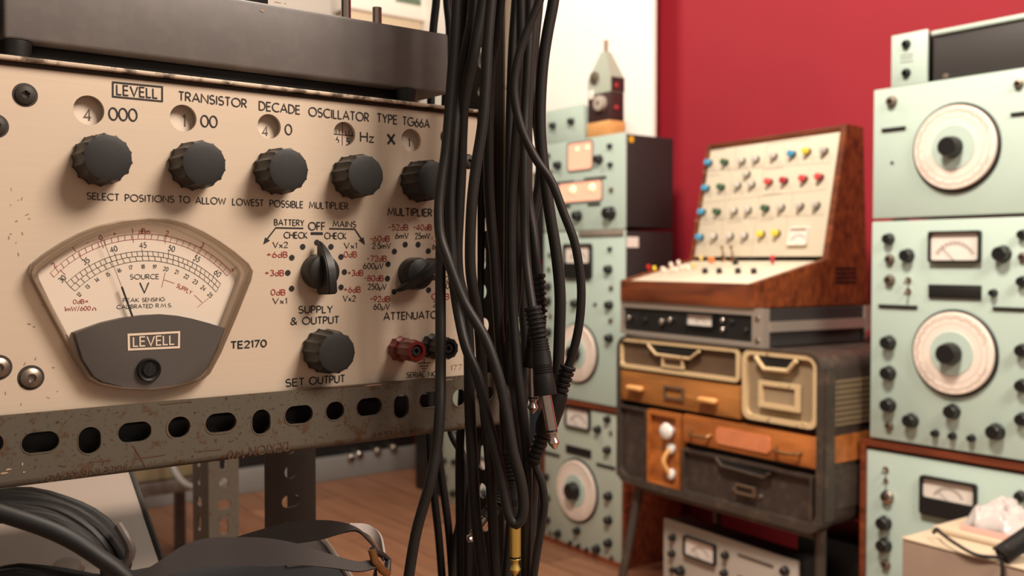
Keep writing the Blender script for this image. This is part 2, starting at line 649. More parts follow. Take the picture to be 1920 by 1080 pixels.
def rimmat():
    m = mat('aged_clear_plastic_rim', srgb(112, 94, 76), 0.12, coat=0.5)
    nt = m.node_tree
    b = nt.nodes['Principled BSDF']
    out = nt.nodes['Material Output']
    t = nt.nodes.new('ShaderNodeBsdfTransparent')
    t.inputs[0].default_value = (0.86, 0.80, 0.74, 1)
    lw = nt.nodes.new('ShaderNodeLayerWeight')
    lw.inputs[0].default_value = 0.35
    mp = nt.nodes.new('ShaderNodeMapRange')
    mp.inputs[3].default_value = 0.28
    mp.inputs[4].default_value = 0.95
    mx = nt.nodes.new('ShaderNodeMixShader')
    nt.links.new(lw.outputs['Facing'], mp.inputs[0])
    nt.links.new(mp.outputs[0], mx.inputs[0])
    nt.links.new(t.outputs[0], mx.inputs[1])
    nt.links.new(b.outputs[0], mx.inputs[2])
    nt.links.new(mx.outputs[0], out.inputs[0])
    return m


X['plasticrim'] = rimmat()


def plastic_bag_mat():
    m = mat('white_thin_plastic', srgb(214, 204, 200), 0.3)
    m.node_tree.nodes['Principled BSDF'].inputs['Transmission Weight'].default_value = 0.25
    return m


X['bag'] = plastic_bag_mat()


def floor_mat():
    m = mat('wood_laminate_floor', srgb(150, 96, 66), 0.42)
    nt = m.node_tree
    b = nt.nodes['Principled BSDF']
    tc = nt.nodes.new('ShaderNodeTexCoord')
    mp = nt.nodes.new('ShaderNodeMapping')
    mp.inputs['Rotation'].default_value = (0, 0, R(53))
    br = nt.nodes.new('ShaderNodeTexBrick')
    br.inputs['Color1'].default_value = srgb(158, 112, 84)
    br.inputs['Color2'].default_value = srgb(134, 92, 68)
    br.inputs['Mortar'].default_value = srgb(70, 42, 28)
    br.inputs['Scale'].default_value = 1.0
    br.inputs['Mortar Size'].default_value = 0.002
    br.inputs['Brick Width'].default_value = 1.2
    br.inputs['Row Height'].default_value = 0.13
    nz = nt.nodes.new('ShaderNodeTexNoise')
    mp2 = nt.nodes.new('ShaderNodeMapping')
    mp2.inputs['Scale'].default_value = (2, 22, 1)
    nz.inputs['Scale'].default_value = 1.5
    nz.inputs['Detail'].default_value = 6
    mx = nt.nodes.new('ShaderNodeMix')
    mx.data_type = 'RGBA'
    mx.blend_type = 'MULTIPLY'
    mx.inputs[0].default_value = 0.55
    rmp = nt.nodes.new('ShaderNodeValToRGB')
    rmp.color_ramp.elements[0].position = 0.3
    rmp.color_ramp.elements[1].position = 0.7
    rmp.color_ramp.elements[0].color = (0.5, 0.45, 0.42, 1)
    nt.links.new(tc.outputs['Object'], mp.inputs[0])
    nt.links.new(mp.outputs[0], br.inputs['Vector'])
    nt.links.new(mp.outputs[0], mp2.inputs[0])
    nt.links.new(mp2.outputs[0], nz.inputs['Vector'])
    nt.links.new(nz.outputs['Fac'], rmp.inputs[0])
    nt.links.new(br.outputs['Color'], mx.inputs[6])
    nt.links.new(rmp.outputs[0], mx.inputs[7])
    nt.links.new(mx.outputs[2], b.inputs['Base Color'])
    return m


X['floor'] = floor_mat()


def mesh_mat():
    """perforated sheet: small dark holes on brown metal"""
    m = mat('perforated_sheet', srgb(120, 100, 78), 0.5, 0.3)
    nt = m.node_tree
    b = nt.nodes['Principled BSDF']
    tc = nt.nodes.new('ShaderNodeTexCoord')
    vo = nt.nodes.new('ShaderNodeTexVoronoi')
    vo.inputs['Scale'].default_value = 85
    vo.voronoi_dimensions = '2D'
    sx = nt.nodes.new('ShaderNodeSeparateXYZ')
    cx = nt.nodes.new('ShaderNodeCombineXYZ')
    nt.links.new(tc.outputs['Object'], sx.inputs[0])
    nt.links.new(sx.outputs[1], cx.inputs[0])
    nt.links.new(sx.outputs[2], cx.inputs[1])
    vo.inputs['Randomness'].default_value = 0.0
    rmp = nt.nodes.new('ShaderNodeValToRGB')
    rmp.color_ramp.elements[0].position = 0.30
    rmp.color_ramp.elements[1].position = 0.40
    rmp.color_ramp.elements[0].color = srgb(38, 32, 27)
    rmp.color_ramp.elements[1].color = srgb(146, 126, 98)
    nt.links.new(cx.outputs[0], vo.inputs['Vector'])
    nt.links.new(vo.outputs['Distance'], rmp.inputs[0])
    nt.links.new(rmp.outputs[0], b.inputs['Base Color'])
    return m


X['perf'] = mesh_mat()


# ---------------------------------------------------------------- lettering: single-stroke geometric letters
def ar(cx, cy, rx, ry, a0, a1, n=10):
    return [(cx + rx * math.cos(R(a0 + (a1 - a0) * i / n)), cy + ry * math.sin(R(a0 + (a1 - a0) * i / n))) for i in range(n + 1)]


G = {
    'A': (.80, [[(0, 0), (.4, 1), (.8, 0)], [(.14, .33), (.66, .33)]]),
    'B': (.52, [[(0, 0), (0, 1), (.24, 1)] + ar(.24, .76, .22, .24, 90, -90) + [(0, .52)], [(.24, .52)] + ar(.26, .26, .26, .26, 90, -90) + [(0, 0)]]),
    'C': (.78, [ar(.5, .5, .5, .5, 52, 308, 16)]),
    'D': (.68, [[(0, 0), (0, 1), (.2, 1)] + ar(.2, .5, .48, .5, 90, -90, 14) + [(0, 0)]]),
    'E': (.48, [[(.48, 1), (0, 1), (0, 0), (.48, 0)], [(0, .52), (.44, .52)]]),
    'F': (.46, [[(.46, 1), (0, 1), (0, 0)], [(0, .52), (.42, .52)]]),
    'G': (.95, [ar(.5, .5, .5, .5, 48, 360, 18) + [(.58, .5)]]),
    'H': (.66, [[(0, 0), (0, 1)], [(.66, 0), (.66, 1)], [(0, .52), (.66, .52)]]),
    'I': (.08, [[(.04, 0), (.04, 1)]]),
    'K': (.6, [[(0, 0), (0, 1)], [(.55, 1), (.02, .5), (.6, 0)]]),
    'L': (.44, [[(0, 1), (0, 0), (.44, 0)]]),
    'M': (.92, [[(0, 0), (.14, 1), (.46, .2), (.78, 1), (.92, 0)]]),
    'N': (.74, [[(0, 0), (0, 1), (.74, 0), (.74, 1)]]),
    'O': (.98, [ar(.49, .5, .49, .5, 0, 360, 24)]),
    'P': (.5, [[(0, 0), (0, 1), (.24, 1)] + ar(.24, .73, .26, .27, 90, -90) + [(0, .46)]]),
    'R': (.54, [[(0, 0), (0, 1), (.24, 1)] + ar(.24, .74, .26, .26, 90, -90) + [(0, .48)], [(.2, .48), (.54, 0)]]),
    'S': (.54, [ar(.27, .75, .25, .25, 40, 250, 12) + ar(.27, .26, .27, .26, 80, -150, 14)]),
    'T': (.56, [[(0, 1), (.56, 1)], [(.28, 1), (.28, 0)]]),
    'U': (.62, [[(0, 1)] + ar(.31, .31, .31, .31, 180, 360, 12) + [(.62, 1)]]),
    'V': (.72, [[(0, 1), (.36, 0), (.72, 1)]]),
    'W': (1.1, [[(0, 1), (.28, 0), (.55, .85), (.82, 0), (1.1, 1)]]),
    'X': (.66, [[(0, 0), (.66, 1)], [(0, 1), (.66, 0)]]),
    'Y': (.64, [[(0, 1), (.32, .5), (.64, 1)], [(.32, .5), (.32, 0)]]),
    'Z': (.6, [[(0, 1), (.6, 1), (0, 0), (.6, 0)]]),
    '0': (.56, [ar(.28, .5, .28, .5, 0, 360, 20)]),
    '1': (.16, [[(0, .82), (.16, 1), (.16, 0)]]),
    '2': (.5, [ar(.25, .74, .25, .26, 170, -30, 10) + [(0, 0), (.52, 0)]]),
    '3': (.5, [ar(.24, .76, .22, .24, 150, -80, 10) + ar(.24, .27, .26, .27, 80, -150, 12)]),
    '4': (.6, [[(.44, 0), (.44, 1), (0, .28), (.6, .28)]]),
    '5': (.5, [[(.46, 1), (.14, 1), (.08, .56)] + ar(.23, .32, .27, .32, 115, -145, 12)]),
    '6': (.54, [[(.36, 1), (.06, .45)] + ar(.27, .29, .27, .29, 145, 505, 18)]),
    '7': (.5, [[(0, 1), (.5, 1), (.14, 0)]]),
    '8': (.52, [ar(.26, .76, .22, .24, 270, 630, 14), ar(.26, .26, .26, .26, 90, 450, 16)]),
    '9': (.54, [[(.18, 0), (.48, .55)] + ar(.27, .71, .27, .29, -35, 325, 18)]),
    'd': (.5, [ar(.25, .27, .25, .27, 0, 360, 16), [(.5, 0), (.5, 1.04)]]),
    'm': (.78, [[(0, 0), (0, .54)], [(0, .34)] + ar(.19, .35, .19, .2, 180, 0, 8) + [(.38, 0)], [(.38, .34)] + ar(.58, .35, .2, .2, 180, 0, 8) + [(.78, 0)]]),
    'u': (.46, [[(0, .54), (0, -.26)], [(0, .22)] + ar(.23, .22, .23, .22, 180, 360, 8) + [(.46, .54)]]),
    'x': (.44, [[(0, 0), (.44, .56)], [(0, .56), (.44, 0)]]),
    'z': (.42, [[(0, .56), (.42, .56), (0, 0), (.44, 0)]]),
    '&': (.72, [[(.7, 0), (.2, .62)] + ar(.32, .79, .17, .2, 220, -60, 12) + [(.1, .42)] + ar(.26, .24, .24, .24, 130, 330, 10) + [(.7, .42)]]),
    '+': (.5, [[(0, .5), (.5, .5)], [(.25, .25), (.25, .75)]]),
    '-': (.32, [[(0, .5), (.32, .5)]]),
    '=': (.5, [[(0, .36), (.5, .36)], [(0, .62), (.5, .62)]]),
    '.': (.06, [[(0, 0), (.07, 0)]]),
    '*': (.08, [[(0, .42), (.1, .42)]]),
    '/': (.36, [[(-.02, -.1), (.38, 1.1)]]),
    'o': (.6, [[(0, .04), (.14, .04)] + ar(.3, .3, .2, .26, 230, -50, 12) + [(.46, .04), (.6, .04)]]),
    ' ': (.32, []),
}


def textline(mb, txt, p0, p1, h, w=0.13, y=-0.0003, gap=0.20):
    """print txt from p0 to p1 (x,z baseline ends) at cap height h"""
    adv = []
    x = 0.0
    for ch in txt:
        adv.append(x)
        x += G[ch][0] + gap
    tot = max(0.05, x - gap)
    a, b = Vector(p0), Vector(p1)
    d = b - a
    L = d.length
    d.normalize()
    n = Vector((-d.y, d.x))
    sx = L / tot if tot > 0.3 else h
    for ch, ax in zip(txt, adv):
        for st in G[ch][1]:
            pts = [a + d * ((ax + q[0]) * sx) + n * (q[1] * h) for q in st]
            mb.stroke(pts, w * h, y)


def textat(mb, txt, c, h, ang=0.0, w=0.12, y=-0.0003, gap=0.2, sx=0.95):
    """print txt centred on c, turned by ang"""
    tot = sum(G[ch][0] + gap for ch in txt) - gap
    d = Vector((math.cos(ang), math.sin(ang)))
    n = Vector((-d.y, d.x))
    L = max(tot, 0.06) * h * sx
    p0 = Vector(c) - d * L / 2 - n * h / 2
    textline(mb, txt, p0, p0 + d * L, h, w, y, gap)


# ---------------------------------------------------------------- cached small parts
CACHE = {}


def cached(key, fn):
    if key not in CACHE:
        CACHE[key] = fn()
    return CACHE[key]


def knob_mesh(r, h, m='knob', cap=None):
    def f():
        b = MB()
        b.lathe([(r * 1.12, 0), (r * 1.12, h * .12), (r, h * .2), (r * .92, h * .9), (r * .8, h), (0, h)], seg=20, flutes=0)
        if cap:
            b.mat(1).lathe([(r * 1.02, h * .45), (r * .98, h * .98), (r * .85, h * 1.1), (0, h * 1.14)], seg=20)
        else:
            b.box(-r * .07, r * .07, -h * 1.03, -h * .9, 0, r * .85)
        return b.mesh('knob', [X[m], X[cap]] if cap else [X[m]])
    return cached(('knob', round(r, 4), round(h, 4), m, cap), f)


def knob(fc, px, py, rpx, hk=1.5, name='knob', m='knob', cap=None, parent=None, out=0.0):
    r = round(fc.m(px, py, rpx), 3) or 0.001
    u, v = fc.uv(px, py)
    return fc.put(knob_mesh(r, r * hk, m, cap), name, u, v, out, parent)


def jack(fc, px, py, rpx=7, name='jack_socket', m='steel'):
    r = max(0.002, round(fc.m(px, py, rpx), 3))
    def f():
        return MB().lathe([(r * 1.2, 0), (r * 1.2, r * .3), (r, r * .35), (r * .95, r * 1.0), (r * .6, r * 1.1), (r * .5, r * .2), (0, r * .1)], seg=16).mesh('jack_socket', X[m])
    u, v = fc.uv(px, py)
    return fc.put(cached(('jack', r, m), f), name, u, v)


def slot(fc, px0, px1, py, hpx=5, name='slot_label'):
    u0, v0 = fc.uv(px0, py)
    u1, v1 = fc.uv(px1, py)
    hh = fc.m(px0, py, hpx) / 2
    vm = (v0 + v1) / 2
    return MB().box(u0, u1, -0.004, 0.0, vm - hh, vm + hh, 0.001, 1).build(name, X['black'], fc.th, fc.M)


def toggle(fc, px, py, rpx=5, name='toggle_switch'):
    r = max(0.0015, round(fc.m(px, py, rpx), 3))
    def f():
        b = MB()
        b.lathe([(r * 1.1, 0), (r * 1.1, r * .5), (r * .6, r * .7), (0, r * .75)], seg=14)
        b.tube([(0, 0, 0), (0, -r * 2.6, -r * 1.0)], [r * .28, r * .45], 8)
        return b.mesh('toggle_switch', X['chrome'])
    u, v = fc.uv(px, py)
    return fc.put(cached(('toggle', r), f), name, u, v)


def dial(fc, px, py, vr, kx=None, ky=None, kr=None, inner=0.54):
    """large tuning dial: recessed dark rim, ivory ring with scale, green centre, black knob"""
    u, v, Y = fc.uvY(px, py)
    r = vr * Y / FPX
    rim = MB().lathe([(r * 1.06, 0), (r * 1.06, .004), (r * 1.03, .006), (r * 1.0, .005), (r * 1.0, 0.0005)], seg=48).build('dial', X['black'], fc.th, fc.M @ Matrix.Translation((u, 0, v)))
    b = MB()
    b.lathe([(r * .99, 0.001), (r * .99, .010), (r * .97, .012), (r * .60, .013), (r * inner, .013)], seg=48)
    b.mat(1).lathe([(r * inner, .013), (r * inner * .98, .0145), (0, .0145)], seg=48)
    b.mat(2)
    for k in range(90):
        a = R(20 + k * 3.6)
        ra, rb = r * .86, r * (.93 if k % 5 else .78)
        b.stroke([(ra * math.cos(a), ra * math.sin(a)), (rb * math.cos(a), rb * math.sin(a))], r * .010, -.0133)
    b.stroke([(r * .86 * math.cos(R(i * 7.5)), r * .86 * math.sin(R(i * 7.5))) for i in range(48)], r * .008, -.0133, True)
    b.stroke([(r * .72 * math.cos(R(i * 7.5)), r * .72 * math.sin(R(i * 7.5))) for i in range(48)], r * .006, -.0133, True)
    b.build('dial_plate', [X['dialw'], X['green'], X['line']], rim)
    kr = (kr or vr * .26) * Y / FPX
    kb = MB().lathe([(kr * 1.05, 0), (kr * 1.05, .010), (kr, .012), (kr * .96, .024), (kr * .86, .027), (0, .027)], seg=48, flutes=16, depth=.07).mesh('dial_knob', X['knob'])
    o = bpy.data.objects.new('dial_knob', kb)
    o.parent = rim
    o.location = (0, -.0145, 0)
    link(o)
    return rim


def meter(fc, x0, y0, x1, y1, black_below=0.0, face='white', name='meter', bezel='black'):
    """panel meter from picture corners TL, BR: bezel, card with scale, needle, pane"""
    a0, b0, c0, d0 = fc.rect(x0, y0, x1, y1)
    w, h = b0 - a0, d0 - c0
    t = min(w, h) * .07
    M = fc.M @ Matrix.Translation(((a0 + b0) / 2, 0, (c0 + d0) / 2))
    b = MB()
    low = c0 - (c0 + d0) / 2
    zb = low + h * black_below
    b.ring(rrect(-w / 2, w / 2, low, h / 2, t * 1.2), rrect(-w / 2 + t, w / 2 - t, zb + t, h / 2 - t, t), -.010, 0)
    body = b.build(name, X[bezel], fc.th, M)
    b = MB()
    b.flat(rrect(-w / 2 + t * .8, w / 2 - t * .8, zb + t * .8, h / 2 - t * .8, t), -.003)
    b.mat(1)
    cz = zb + (h / 2 - zb) * -.05
    rr = min(w * .42, (h / 2 - zb) * .62)
    b.stroke([(rr * math.cos(R(q)), cz + rr * math.sin(R(q))) for q in range(30, 151, 8)], rr * .03, -.0034)
    b.stroke([(rr * 1.12 * math.cos(R(q)), cz + rr * 1.12 * math.sin(R(q))) for q in range(30, 151, 8)], rr * .03, -.0034)
    for q in range(30, 151, 12):
        b.stroke([(rr * math.cos(R(q)), cz + rr * math.sin(R(q))), (rr * 1.18 * math.cos(R(q)), cz + rr * 1.18 * math.sin(R(q)))], rr * .03, -.0034)
    b.build('scale_card', [X[face], X['greyink']], body)
    q = R(128)
    MB().tube([(0, -.005, max(cz, zb + t)), (rr * 1.05 * math.cos(q), -.005, cz + rr * 1.05 * math.sin(q))], rr * .012, 6).build('needle', X['black'], body)
    MB().flat(rrect(-w / 2 + t, w / 2 - t, zb + t, h / 2 - t, t), -.0085).build('glass_pane', X['glass'], body)
    return body


def cabinet(th, w, h, d, pm, cm, rim=0.0, bev=.004, ptn=.008, zrim=None):
    """instrument box: front panel plate in plane y=0 and its case behind"""
    MB().box(rim, w - rim, 0, ptn, rim, h - (rim if zrim is None else zrim), bev * .6, 2).build('front_panel', X[pm], th)
    if rim:
        b = MB()
        b.ring([(0, 0), (w, 0), (w, h), (0, h)], [(rim, rim), (w - rim, rim), (w - rim, h - rim), (rim, h - rim)], -.006, .02)
        b.box(0, w, .0095, d, 0, h)
        b.build('case', X[cm], th)
    else:
        MB().box(.004, w - .004, ptn, d, .004, h - .004, bev, 2).build('case', X[cm], th)


def on_plane(ref, u0, z0, name, label, cat, group=None):
    """thing whose front-left-bottom corner lies at u0 along reference face ref, height z0"""
    p = ref.W @ Vector((u0, 0, 0))
    return thing(name, label, cat, (p.x, p.y, z0), math.degrees(ref.th.rotation_euler.z), group)


class Ref:
    """reference plane surveyed from a picture point at depth Y, turned deg"""
    def __init__(s, px, Y, deg):
        p = W(px, 489, Y)
        o = bpy.data.objects.new('ref', None)
        o.location = (p.x, p.y, 0)
        o.rotation_euler = (0, 0, R(deg))
        s.f = Face(o)


def ref(px, Y, deg):
    r = Ref(px, Y, deg).f
    return r
# ================================================================ the setting
WDIR = Vector((0.602, -0.799, 0))       # along the red wall, towards the viewer's right
WN = Vector((-0.799, -0.602, 0))        # out of the red wall into the room
WP = Vector((0.68, 3.28, 0))
struct(MB().box(-4, 4, -2.5, 6.5, -0.05, 0).build('floor', X['floor']))


def wall(name, p, d, a, b, z0, z1, m, t=0.1):
    q = p + d * a
    o = MB().box(0, b - a, 0, t, z0, z1).build(name, X[m], None)
    o.location = q
    o.rotation_euler = (0, 0, math.atan2(d.y, d.x))
    return struct(o)


wall('wall_back', WP, WDIR, -2.22, 3.2, 0, 2.9, 'redwall')
WDL = Vector((0.794, 0.607, 0))
wall('wall_left', Vector((-1.15, 4.66, 0)), WDL, -3.2, 0.55, 0, 2.9, 'wallwhite')
# white board standing in front of the red wall
p = W(1222, 489, 3.37)
pb = Vector((p.x, p.y, 0)) - WDIR * 1.54
wbt = thing('white_board', 'large plain white board hung in front of the red wall', 'board', (pb.x, pb.y, 1.12), math.degrees(math.atan2(WDIR.y, WDIR.x)))
MB().box(0, 1.54, 0, .025, 0, 1.7, .008, 2).build('panel', X['board'], wbt)
for k in (.2, 1.2):
    for zz in (.2, 1.5):
        MB().box(k, k + .05, .0251, .0995, zz, zz + .05).build('wall_bracket', X['steel'], wbt)

# ================================================================ oscillator
OY, OANG = 0.483, 37.4
R0 = ref(0, OY, OANG)
u_l = -0.018
u_r = R0.uv(895, 400)[0]
z_top = R0.uv(0, 120)[1]
z_bot = R0.uv(0, 796)[1]
z_shelf = R0.uv(0, 912)[1] + .0035
osc = on_plane(R0, u_l, z_shelf, 'oscillator', 'metal front oscillator with large fan shaped meter, standing on the rusty slotted beam', 'oscillator')
F = Face(osc)
wid = u_r - u_l
pz0, pz1 = z_bot - z_shelf, z_top - z_shelf
b = MB()
wins = [(166.7, 206.7, 27.5), (343.7, 221.5, 25), (504.8, 237, 23), (646, 251, 22.5), (770.8, 263.3, 21.5)]
wl = [(F.uv(x, y), F.m(x, y, r)) for x, y, r in wins]
b.holes(rrect(0, wid, pz0, pz1, .002, 3), [circ(c[0], c[1], r, 36) for c, r in wl], 0, .0025)
b.mat(1)


def T(txt, x0, y0, x1, y1, h, w=0.115, gap=.2):
    textline(b, txt, F.uv(x0, y0), F.uv(x1, y1), F.m((x0 + x1) / 2, (y0 + y1) / 2, h), w + .012, gap=gap)


def boxline(pts, w):
    q = [F.uv(*p) for p in pts]
    b.stroke(q, F.m(pts[0][0], pts[0][1], w), -.0003, True)


boxline([(211.5, 154), (304, 163), (304, 190), (211.5, 181)], 3)
T('LEVELL', 219, 177, 295, 184.3, 17.5, .13)
T('TRANSISTOR', 335, 187.5, 462, 202, 15.5, .13)
T('DECADE', 486, 206, 562, 214, 15.5, .13)
T('OSCILLATOR', 579, 217, 691, 228, 15.5, .13)
T('TYPE', 707, 228.5, 744, 232.6, 15.5, .13)
T('TG66A', 755, 234, 805, 240, 15, .13)
T('000', 205, 224.5, 257, 227, 22, .12, .12)
T('00', 377, 237, 407, 239, 20.5, .12, .12)
T('0', 535, 252, 547, 252.6, 18.5, .12)
T('Hz', 676, 265, 700, 266.7, 17.5, .13)
T('X', 727, 270, 740, 270.6, 18.5, .22)
for t, x0, y0, x1, y1 in (('SELECT', 163, 373.4, 223, 376), ('POSITIONS', 235, 376.7, 326, 379.7), ('TO', 335, 380, 355.6, 380.8), ('ALLOW', 367, 381.5, 423, 383), ('LOWEST', 436, 384, 493.5, 387), ('POSSIBLE', 506, 387.5, 568, 389.7), ('MULTIPLIER', 580, 390.4, 652, 392.6)):
    T(t, x0, y0, x1, y1, 12, .125)
T('MULTIPLIER', 727, 403.7, 809.5, 405.6, 13.5, .15)
T('BATTERY', 514.5, 422, 570, 423, 10.5, .14)
T('OFF', 578.5, 431, 609, 431.4, 14, .14)
T('MAINS', 624.5, 425, 667, 426, 10.5, .14)
T('CHECK', 532.5, 446.3, 576, 446.6, 11, .14)
T('CHECK', 608.5, 447.4, 649, 447.9, 11, .14)
for t, x0, y0, x1 in (('Vx2', 511.5, 464, 539), ('Vx1', 511, 569, 537), ('Vx1', 645, 465.5, 668.5), ('Vx2', 643, 564.5, 666), ('6mV', 741.5, 447, 765.5), ('25mV', 778.5, 447.4, 806), ('60mV', 811, 467.4, 838), ('2*5mV', 698, 466, 732.5), ('600uV', 681, 503.7, 718.5), ('250uV', 690, 542.6, 724), ('60uV', 700.5, 580, 730), ('25V', 812, 575, 835), ('12', 832, 528, 842), ('60', 829, 541, 842)):
    T(t, x0, y0, x1, y0, 10.3, .13)
T('TE2170', 433, 653.4, 499, 649.6, 12.5, .2)
T('SUPPLY', 560, 586.9, 623, 586, 12.6, .15)
T('&', 545, 608.6, 556.5, 608.2, 12.8, .15)
T('OUTPUT', 567, 608, 635, 605.6, 12.8, .15)
T('SET', 536, 724.6, 570, 722, 13.3, .15)
T('OUTPUT', 580, 721, 646, 716, 13.3, .15)
T('ATTENUATOR', 719.5, 600, 829, 596, 13.3, .15)
T('SERIAL', 762.5, 707.4, 796, 706, 9, .13)
T('NO', 803, 705.8, 820, 705, 9, .13)
# position dots, bar and arrows
for x, y in ((567.4, 462.6), (594, 454.5), (620.4, 462.6), (547, 483), (639.3, 481.5), (539.6, 511.5), (645.6, 510), (546.7, 541), (639.3, 538.5),
             (759.6, 458.5), (783.7, 458.5), (739.3, 471.5), (803, 470.7), (727.4, 495.2), (726.3, 522.2), (738.5, 547), (813, 520.4), (803.3, 543.7)):
    c = F.uv(x, y)
    b.disc(c[0], c[1], F.m(x, y, 5.4), -.0003, 16)
b.stroke([F.uv(582.5, 437.5), F.uv(605, 437.8)], F.m(590, 437, 5), -.0003)
for pts, tip, wing in (([(568.5, 428), (517, 427), (500, 449)], (493.7, 458), ((497, 445), (506, 451))), ([(617, 428.7), (665, 429.6), (678, 449)], (684, 459), ((672, 450), (681, 445)))):
    b.stroke([F.uv(*p) for p in pts], F.m(pts[0][0], 428, 2.6), -.0003)
    b.flat([F.uv(*tip), F.uv(*wing[0]), F.uv(*wing[1])], -.00035)
# earth symbol
b.stroke([F.uv(795, 672), F.uv(795, 681)], F.m(795, 680, 1.6), -.0003)
for k, (hw, yy) in enumerate(((12, 681), (8, 686.5), (4.5, 691))):
    b.stroke([F.uv(795 - hw, yy + .2), F.uv(795 + hw, yy - .4)], F.m(795, 680, 1.6), -.0003)
b.disc(*F.uv(795, 695.5), F.m(795, 695, 1.5), -.0003, 8)
b.mat(2)
for t, x0, y0, x1 in (('+6dB', 500.5, 482.3, 538.5), ('+3dB', 497, 516.8, 532), ('0dB', 508, 553, 534.5), ('0dB', 645, 482, 668.5), ('+3dB', 652, 516.7, 680.5), ('+6dB', 645, 547.8, 675.5), ('-52dB', 728.5, 431.5, 765), ('-40dB', 775.5, 431.5, 809), ('-32dB', 808.5, 452, 842), ('-60dB', 694, 452.6, 730.5), ('-72dB', 688.5, 490, 724.5), ('-80dB', 683, 526.7, 718.5), ('-92dB', 694, 565.6, 730), ('0dB', 809.5, 561, 842)):
    T(t, x0, y0, x1, y0, 10.3, .13)
b.mat(3)
T('177', 845, 694, 866, 692, 9, .12)
rs = random.Random(3)
for k in range(26):
    x, y = rs.choice([(rs.uniform(5, 60), rs.uniform(340, 520)), (rs.uniform(5, 120), rs.uniform(560, 760))])
    a = rs.uniform(-.6, .6) + (math.pi / 2 if rs.random() < .4 else 0)
    l = rs.uniform(2, 7)
    b.stroke([F.uv(x, y), F.uv(x + l * math.cos(a), y + l * math.sin(a))], F.m(x, y, rs.uniform(.7, 1.6)), -.0003)
panel = b.build('front_panel', [X['panel'], X['ink'], X['redink'], X['panel_e']], osc)
# case behind the panel and its foot on the shelf angle
MB().box(.012, wid - .055, .0075, .14, pz0 - .006, pz1 - .001, .003).build('case', X['blackcase'], osc)
MB().box(.014, wid - .035, .006, .13, 0, pz0 - .0062, .002).build('base', X['black'], osc)
# number drums behind the windows
for k, ((c, r), txt) in enumerate(zip(wl, ('4', '1', '4', '', '1'))):
    d = MB()
    d.lathe([(r * 1.7, 0), (r * 1.7, .0002), (0, .0003)], c[0], .0062, c[1], 28)
    d.mat(1)
    tx, ty, th_ = ((164, 215.5, 21), (344.5, 226.5, 21), (497, 246, 18), (0, 0, 0), (766.5, 267.5, 14))[k]
    if txt:
        textat(d, txt, F.uv(tx, ty, .006), F.m(tx, ty, th_), 0, .15, .0057)
    else:
        for i in range(7):
            x = 630 + i * 6.0
            l = 11 if i in (1, 4) else 7.5
            d.stroke([F.uv(x, 252.5 + i * .55, .006), F.uv(x, 252.5 + i * .55 - l, .006)], F.m(650, 250, 1.2), .0057)
        d.stroke([F.uv(624, 251, .006), F.uv(670, 256, .006)], F.m(650, 250, 1.4), .0057)
        textat(d, '5', F.uv(651.5, 266, .006), F.m(650, 250, 13), 0, .14, .0057)
        textat(d, '6', F.uv(632, 262, .006), F.m(650, 250, 12), 0, .14, .0057)
        d.mat(2)
        d.stroke([F.uv(641.5, 225, .006), F.uv(641.5, 275, .006)], F.m(650, 250, 1.3), .0056)
    d.build('number_drum', [X['cream'], X['greyink'] if k < 3 else X['ink'], X['redink']], osc)


# round fluted knobs
def fluted():
    k = MB()
    r = .0134
    k.lathe([(r * 1.02, .0008), (r * 1.02, .0022), (r * .99, .0028), (r, .0034, 1), (r * .97, .0165, 1), (r * .94, .0190, .9), (r * .87, .0202, .12), (r * .6, .0208, 0), (0, .0206, 0)], seg=112, flutes=14, depth=.085)
    return k.mesh('knob', X['knobm'], 40)


kmesh = fluted()
for left, cy in ((132, 301.5), (313.5, 312), (473.5, 323), (619.5, 333), (748.5, 341.5), (565, 656.5)):
    uu, _, YY = F.uvY(left, cy)
    o = F.put(kmesh, 'knob', uu + .0134 * 1.0, F.uv(left + 45, cy)[1], 0, roll=rs.uniform(0, 1))


# bar pointer knobs
def pointer(kx, ky, ang, R_=.0105, L=.0185):
    u, v = F.uv(kx, ky)
    k = MB()
    k.lathe([(R_, .0006), (R_, .002), (R_ * .98, .009), (R_ * .9, .0112), (R_ * .6, .0125), (0, .0128)], seg=40)
    w = .0029
    H = .0205
    prof = [(L, .004), (L * .98, .0075), (L * .72, .0135), (L * .38, .0185), (0, H), (-L * .62, H), (-L * .72, H * .95), (-L * .74, .004)]
    # fin: along local z (before turning), standing out of the panel, thickness in x
    k2 = MB()
    f1 = [k.bm.verts.new((-w * (.35 if a > L * .8 else (.75 if a > L * .5 else 1)), -h, a)) for a, h in prof]
    f2 = [k.bm.verts.new((w * (.35 if a > L * .8 else (.75 if a > L * .5 else 1)), -h, a)) for a, h in prof]
    k2.bm.free()
    n = len(prof)
    fs = [k.bm.faces.new(f1), k.bm.faces.new(f2[::-1])]
    for i in range(n):
        j = (i + 1) % n
        fs.append(k.bm.faces.new([f1[j], f1[i], f2[i], f2[j]]))
    bmesh.ops.recalc_face_normals(k.bm, faces=fs)
    r = bmesh.ops.bevel(k.bm, geom=list({e for f in fs for e in f.edges}), offset=.0007, segments=2, affect='EDGES')
    for f in k.bm.faces:
        f.smooth = True
    me = k.mesh('pointer_knob', X['knobm'], 40)
    return F.put(me, 'pointer_knob', u, v, 0, roll=ang)


pointer(594, 509, R(-3))
pointer(772, 513, R(-127))


